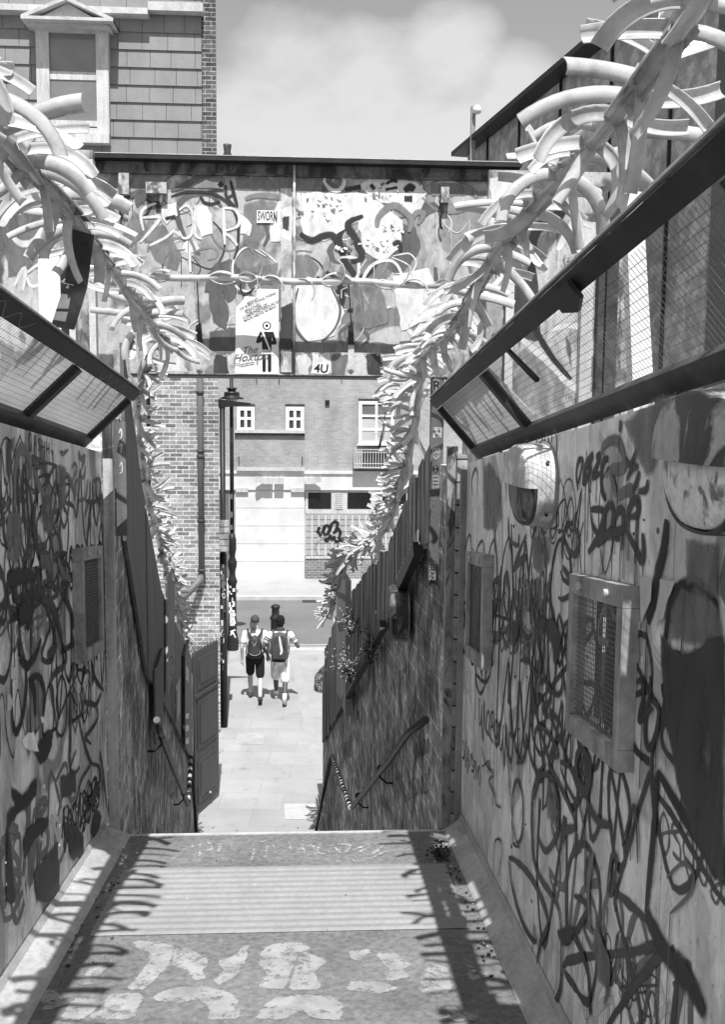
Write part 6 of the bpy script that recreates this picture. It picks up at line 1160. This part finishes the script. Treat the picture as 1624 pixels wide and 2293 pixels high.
def loft_into(mb, rings, n=18):                      # rings: (centre, rx, ry)
    R = [[V(c)+V((rx_*math.cos(2*math.pi*j/n), ry*math.sin(2*math.pi*j/n), 0)) for j in range(n)] for c, rx_, ry in rings]
    b0 = mb.grid(R, 0, True, True); mb.f.append(tuple(b0+j for j in range(n-1, -1, -1))); mb.m.append(0); mb.s.append(True); e = b0+(len(R)-1)*n; mb.f.append(tuple(e+j for j in range(n))); mb.m.append(0); mb.s.append(True)
def fuse(mb, name, mat, parent, voxel=.010, smooth=4):
    """union of the solids as one continuous skin"""
    me = bpy.data.meshes.new('t'); me.from_pydata(mb.v, [], mb.f); o = bpy.data.objects.new('t', me); COL.objects.link(o)
    r = o.modifiers.new('r', 'REMESH'); r.mode = 'VOXEL'; r.voxel_size = voxel; r.use_smooth_shade = True
    s = o.modifiers.new('s', 'SMOOTH'); s.iterations = smooth; s.factor = .5
    m2 = bpy.data.meshes.new_from_object(o.evaluated_get(bpy.context.evaluated_depsgraph_get())); bpy.data.objects.remove(o); bpy.data.meshes.remove(me)
    m2.name = name; m2.materials.clear(); m2.materials.append(mat); m2.polygons.foreach_set('use_smooth', [True]*len(m2.polygons))
    ob = bpy.data.objects.new(name, m2); COL.objects.link(ob); ob.parent = parent; return ob
def person(label, loc, yaw, K, skin, arms, thick, neck_turn=0.0):
    T = thing('person', loc, label, 'person'); T.rotation_euler = (0, 0, yaw)
    hipL, kneeL, ankL, toeL = V((-.095, .01, .90)), V((-.10, .17, .50)), V((-.10, .30, .09)), V((-.115, .47, .035))
    hipR, kneeR, ankR, toeR = V((.095, -.01, .90)), V((.105, -.06, .48)), V((.105, -.33, .17)), V((.115, -.19, .035))
    w_ = thick
    b = MB(); loft_into(b, [((0, 0, .82), .12*w_, .09), ((0, 0, .90), .165*w_, .115), ((0, 0, 1.0), .155*w_, .11), ((0, .01, 1.12), .14*w_, .10), ((0, .02, 1.28), .17*w_, .115), ((0, .02, 1.38), .185*w_, .11), ((0, .015, 1.44), .15*w_, .085), ((0, .015, 1.48), .08, .065), ((0, .02, 1.56), .058, .06)])
    hd = V((0, .045, 1.645)); ell_into(b, hd, (.077, .097, .112)); ell_into(b, hd+V((0, .055, -.06)), (.052, .05, .05))
    for s in (-1, 1): ell_into(b, hd+V((s*.077, 0, -.005)), (.014, .022, .032)); ell_into(b, hd+V((s*.032, .088, .01)), (.014, .01, .01))
    ell_into(b, hd+V((0, .105, -.015)), (.013, .02, .022)); ell_into(b, hd+V((0, .098, -.055)), (.026, .008, .008))
    for h, k, a, t, r in ((hipL, kneeL, ankL, toeL, 1), (hipR, kneeR, ankR, toeR, 1)):
        cap_into(b, h, k, .085*w_, .056); calf = k.lerp(a, .32)+V((0, -.018, 0)); cap_into(b, k, calf, .052, .055); cap_into(b, calf, a, .054, .036); cap_into(b, a, t, .036, .03)
    for sh, elb, wr, hdir in arms:
        sh, elb, wr = V(sh), V(elb), V(wr); cap_into(b, V((sh.x*.6, sh.y, sh.z-.01)), sh, .06, .056); cap_into(b, sh, elb, .05*w_, .039); cap_into(b, elb, wr, .038, .026)
        d = V(hdir).normalized(); side = V((0, 1, 0)) if abs(d.y) < .8 else V((1, 0, 0)); side = (side-d*side.dot(d)).normalized(); pal = wr+d*.05; cap_into(b, wr, wr+d*.075, .026, .034)
        nn = d.cross(side)
        for q in range(4):
            r0 = wr+d*.075+side*(.027-.018*q); ln = (.068, .078, .074, .058)[q]; m1 = r0+d*ln*.55+nn*.008; cap_into(b, r0, m1, .0095, .009, 8); cap_into(b, m1, m1+d*ln*.4+nn*.022, .009, .008, 8)
        t0 = wr+d*.03+side*.03; cap_into(b, t0, t0+d*.035+side*.03, .011, .010, 8); cap_into(b, t0+d*.035+side*.03, t0+d*.065+side*.032+nn*.01, .010, .008, 8)
    body = fuse(b, 'body', skin, T, .0085, 3)
    sh_ = MB(); loft_into(sh_, [((0, .0, K['hem']), .178*w_, .135), ((0, 0, 1.0), .172*w_, .13), ((0, .01, 1.12), .165*w_, .125), ((0, .02, 1.28), .188*w_, .132), ((0, .02, 1.38), .195*w_, .125), ((0, .015, 1.445), .15*w_, .10), ((0, .015, 1.475), .092, .08)])
    for sh, elb, wr, hdir in arms: sh, elb = V(sh), V(elb); cap_into(sh_, V((sh.x*.6, sh.y, sh.z-.01)), sh, .07, .07); e = sh.lerp(elb, K['sleeve']); cap_into(sh_, sh, e, .069*w_, .064)
    fuse(sh_, 'shirt', K['shirt'], T, .011, 3)
    so = MB(); loft_into(so, [((0, 0, .80), .15*w_, .12), ((0, 0, .88), .19*w_, .14), ((0, 0, K['waist']), .172*w_, .128)])
    for h, k in ((hipL, kneeL), (hipR, kneeR)): cap_into(so, h, h.lerp(k, K['leg']), .105*w_, .092*K['flare'])
    fuse(so, 'shorts', K['shorts'], T, .012, 3)
    for a, t, lift in ((ankL, toeL, 0), (ankR, toeR, .1)):
        f = MB(); d = (t-a); heel = a+V((0, -.055, -.045)) if not lift else a+V((.0, -.055, -.01)); cap_into(f, heel, t+V((0, -.01, .012)), .043, .036); cap_into(f, a+V((0, -.02, -.02)), a.lerp(t, .5), .045, .042); ob = fuse(f, 'shoe', K['shoe'], T, .010, 2)
        sl_ = MB(); cap_into(sl_, heel+V((0, -.005, -.026)), t+V((0, 0, -.012)), .034, .034); fuse(sl_, 'sole', K['sole'], ob, .010, 2)
        if K.get('sock'): s_ = MB(); cap_into(s_, a+(kneeL-ankL if not lift else kneeR-ankR).normalized()*.10, a, .048, .044); fuse(s_, 'sock', K['sock'], T, .010, 2)
    return T, hd
W1_ = pm('pale shirt', .78, (6, 6, 6), .9, .3, .05); skin1 = pm('light skin', .46, (5, 5, 5), .55, 0, .04); skin2 = pm('brown skin', .075, (5, 5, 5), .45, 0, .04)
f1, f2 = PZ(562.7, 1557.6, 0), PZ(580.3, 1581.6, 0); c1 = (f1+f2)/2; c1.z = 0
f1, f2 = PZ(623.5, 1560, 0), PZ(632, 1586, 0); c2 = (f1+f2)/2; c2.z = 0
K1 = dict(hem=.90, sleeve=.55, shirt=W1_, shorts=pm('black shorts', .012, (6, 6, 6), .8), waist=.95, leg=.78, flare=1, shoe=pm('dark trainers', .05, (8, 8, 8), .6), sole=pm('dark soles', .03, (8, 8, 8), .7))
arms1 = [((-.195, .01, 1.40), (-.265, -.03, 1.12), (-.265, .04, .86), (.05, .15, -1)), ((.195, .01, 1.40), (.27, -.05, 1.13), (.25, .10, .90), (0, .35, -1))]
P1, hd = person('person in pale T-shirt, black shorts and backwards cap, walking away on the pavement', c1, R_(2), K1, skin1, arms1, .98)
cm = MB(); ell_into(cm, hd+V((0, -.002, .035)), (.092, .112, .098)); fuse(cm, 'cap', pm('grey cap', .07, (8, 8, 8), .8), P1, .010, 3)
pk = MB()
rows = [[V((-.02+x*1.0, -.075-.10-.05*math.cos(x*12), hd.z-.035-.02*abs(x)*6-.035*k)) for x in (-.075, -.05, -.025, 0, .025, .05, .075)] for k in (0, .4)]
br = MB(); br.hexa([hd+V((-.10, -.10, -.02)), hd+V((.035, -.085, -.03)), hd+V((.02, -.20, -.11)), hd+V((-.10, -.20, -.10)), hd+V((-.10, -.09, .005)), hd+V((.035, -.075, -.005)), hd+V((.02, -.20, -.095)), hd+V((-.10, -.20, -.085))]); bo = br.build('cap_peak', pm('cap peak', .05, (8, 8, 8), .8), None); bo.parent = P1
K2 = dict(hem=.93, sleeve=.5, shirt=W1_, shorts=pm('white sports shorts', .72, (8, 8, 8), .9, .4, .06), waist=.94, leg=.95, flare=1.12, shoe=pm('pale trainers', .38, (8, 8, 8), .6), sole=pm('pale soles', .5, (8, 8, 8), .7), sock=pm('white socks', .75, (8, 8, 8), .9))
arms2 = [((-.205, .01, 1.40), (-.34, -.06, 1.16), (-.25, .08, .95), (.2, .4, -1)), ((.205, .01, 1.40), (.36, -.03, 1.17), (.27, .16, 1.22), (-.6, .5, .5))]
P2_, hd2 = person('dark haired person in pale T-shirt and white shorts, walking away on the pavement', c2, R_(-2), K2, skin2, arms2, 1.02)
hm_ = MB(); ell_into(hm_, hd2+V((0, -.012, .05)), (.094, .112, .105)); ell_into(hm_, hd2+V((0, -.04, .0)), (.084, .08, .08)); fuse(hm_, 'hair', pm('black hair', .010, (30, 30, 30), .9, .8, .3), P2_, .010, 2)
us = MB(); loft_into(us, [((0, 0, .86), .19, .145), ((0, 0, .93), .188, .145)]); fuse(us, 'waistband', pm('dark waistband', .03, (8, 8, 8), .8), P2_, .011, 2)
ss = MB()
for s in (-1, 1):
    sh, elb = V(arms2[(s+1)//2][0]), V(arms2[(s+1)//2][1])
    for t in (.28, .42): a = sh.lerp(elb, t); d = (elb-sh).normalized(); ss.tube([a-d*.010, a+d*.010], .079, 14)
so_ = ss.build('sleeve_stripe', M['paint_m'], None); so_.parent = P2_
st = MB()
for s in (-1, 1): ribbon(st, [V((s*.10, -.150, .86)), V((s*.13, -.145, .76)), V((s*.115, -.150, .66))], .018, (0, -1, 0), 0, .004)
so_ = st.build('shorts_trim', M['paint_m'], None); so_.parent = P2_
def rucksack(label, P, w, h, d, zb, body, panel, trim, boxy):
    T = thing('backpack', P.location, label, 'backpack', 'backpacks worn by the walkers'); T.rotation_euler = P.rotation_euler
    m_ = MB(); n = 7; y0 = -.12
    def ring(z, k, n=20, e=2.0 if not boxy else 3.2):
        out = []
        for j in range(n):
            a = 2*math.pi*j/n; cx, cy = math.cos(a), math.sin(a); out.append(V((w/2*k*math.copysign(abs(cx)**(2/e), cx), y0-d/2*(.35+.65*k)+d/2*(.35+.65*k)*math.copysign(abs(cy)**(2/e), cy), z)))
        return out
    ks = [.80, .94, 1, 1, .97, .90, .76, .5, .2] if not boxy else [.9, .98, 1, 1, .99, .95, .88, .72, .35]
    R = [ring(zb+h*t, k) for t, k in zip((0, .05, .2, .4, .6, .76, .88, .96, 1), ks)]
    m_.grid(R, 0, True, True); m_.face(list(reversed(R[0]))); m_.face(R[-1]); m_.build_obj = m_.build('bag', body, None); m_.build_obj.parent = T
    f = MB(); yb = y0-d-.004
    if boxy: f.slab([V((x*w, yb, zb+h*z)) for x, z in ((-.34, .04), (.36, .04), (.38, .5), (.34, .82), (.2, .95), (-.12, .95), (-.30, .8), (-.36, .45))], (0, -.02, 0))
    else: f.slab([V((w*.36*math.cos(t), yb+.008, zb+h*.36+h*.17*math.sin(t)*(1.6 if math.sin(t) > 0 else .95))) for t in [k*.3927 for k in range(16)]], (0, -.045, 0))
    o = f.build('front_pocket', panel, None); o.parent = T
    t_ = MB()
    if boxy: ribbon(t_, [V((w*x, yb-.022, zb+h*z)) for x, z in ((.0, .93), (.08, .6), (.14, .35), (.05, .2))], .05, (0, -1, 0), 0, .003, True)
    else:
        ribbon(t_, [V((w*.38*math.cos(t), yb-.04, zb+h*.36+h*.17*math.sin(t)*(1.6 if math.sin(t) > 0 else .95))) for t in [3.5+k*.3 for k in range(11)]], .008, (0, -1, 0), 0, .003)
        for a, b in (((-.2, .8), (0, .58)), ((0, .58), (.12, .85)), ((-.12, .62), (.08, .76))): ribbon(t_, [V((w*a[0], yb+.0, zb+h*a[1])), V((w*b[0], yb+.0, zb+h*b[1]))], .006, (0, -1, 0), 0, .012)
    o = t_.build('trim', trim, None); o.parent = T
    for s in (-1, 1):
        r = MB(); xs = w*.30; top = V((s*xs*.7, y0-.02, zb+h*.93)); pts = [top, V((s*.13, -.115, 1.44)), V((s*.145, -.03, 1.505)), V((s*.145, .09, 1.45)), V((s*.15, .15, 1.3)), V((s*.16, .13, 1.1)), V((s*.17, .0, zb+.08)), V((s*w*.42, y0-.03, zb+.05))]
        for a, b in zip(pts, pts[1:]): r.beam(a, b, .045 if s else .04, .014, (0, -.6, .8) if abs((b-a).normalized().z) < .95 else (0, 1, 0))
        o = r.build('strap', body, None); o.parent = T
    hnd = MB(); hnd.tube([V((-.03, y0-.03, zb+h*.97)), V((-.02, y0-.03, zb+h*1.05)), V((.02, y0-.03, zb+h*1.05)), V((.03, y0-.03, zb+h*.97))], .008, 6); o = hnd.build('handle', body, None); o.parent = T
dk = pm('dark nylon', .035, (9, 9, 9), .55, .2)
rucksack('small dark rounded backpack with pale piping worn by the walker in black shorts', P1, .29, .45, .13, .93, dk, pm('dark pocket', .05, (9, 9, 9), .6, .2), M['paint_l'], False)
rucksack('large shiny dark backpack with grey sides worn by the walker in white shorts', P2_, .34, .52, .17, .96, pm('grey nylon', .075, (9, 9, 9), .6, .2), pm('shiny dark panel', [(.4, .02), (.6, .07)], (5, 5, 3), .22, .1, .05, 0, .5, .8), M['paint_l'], True)
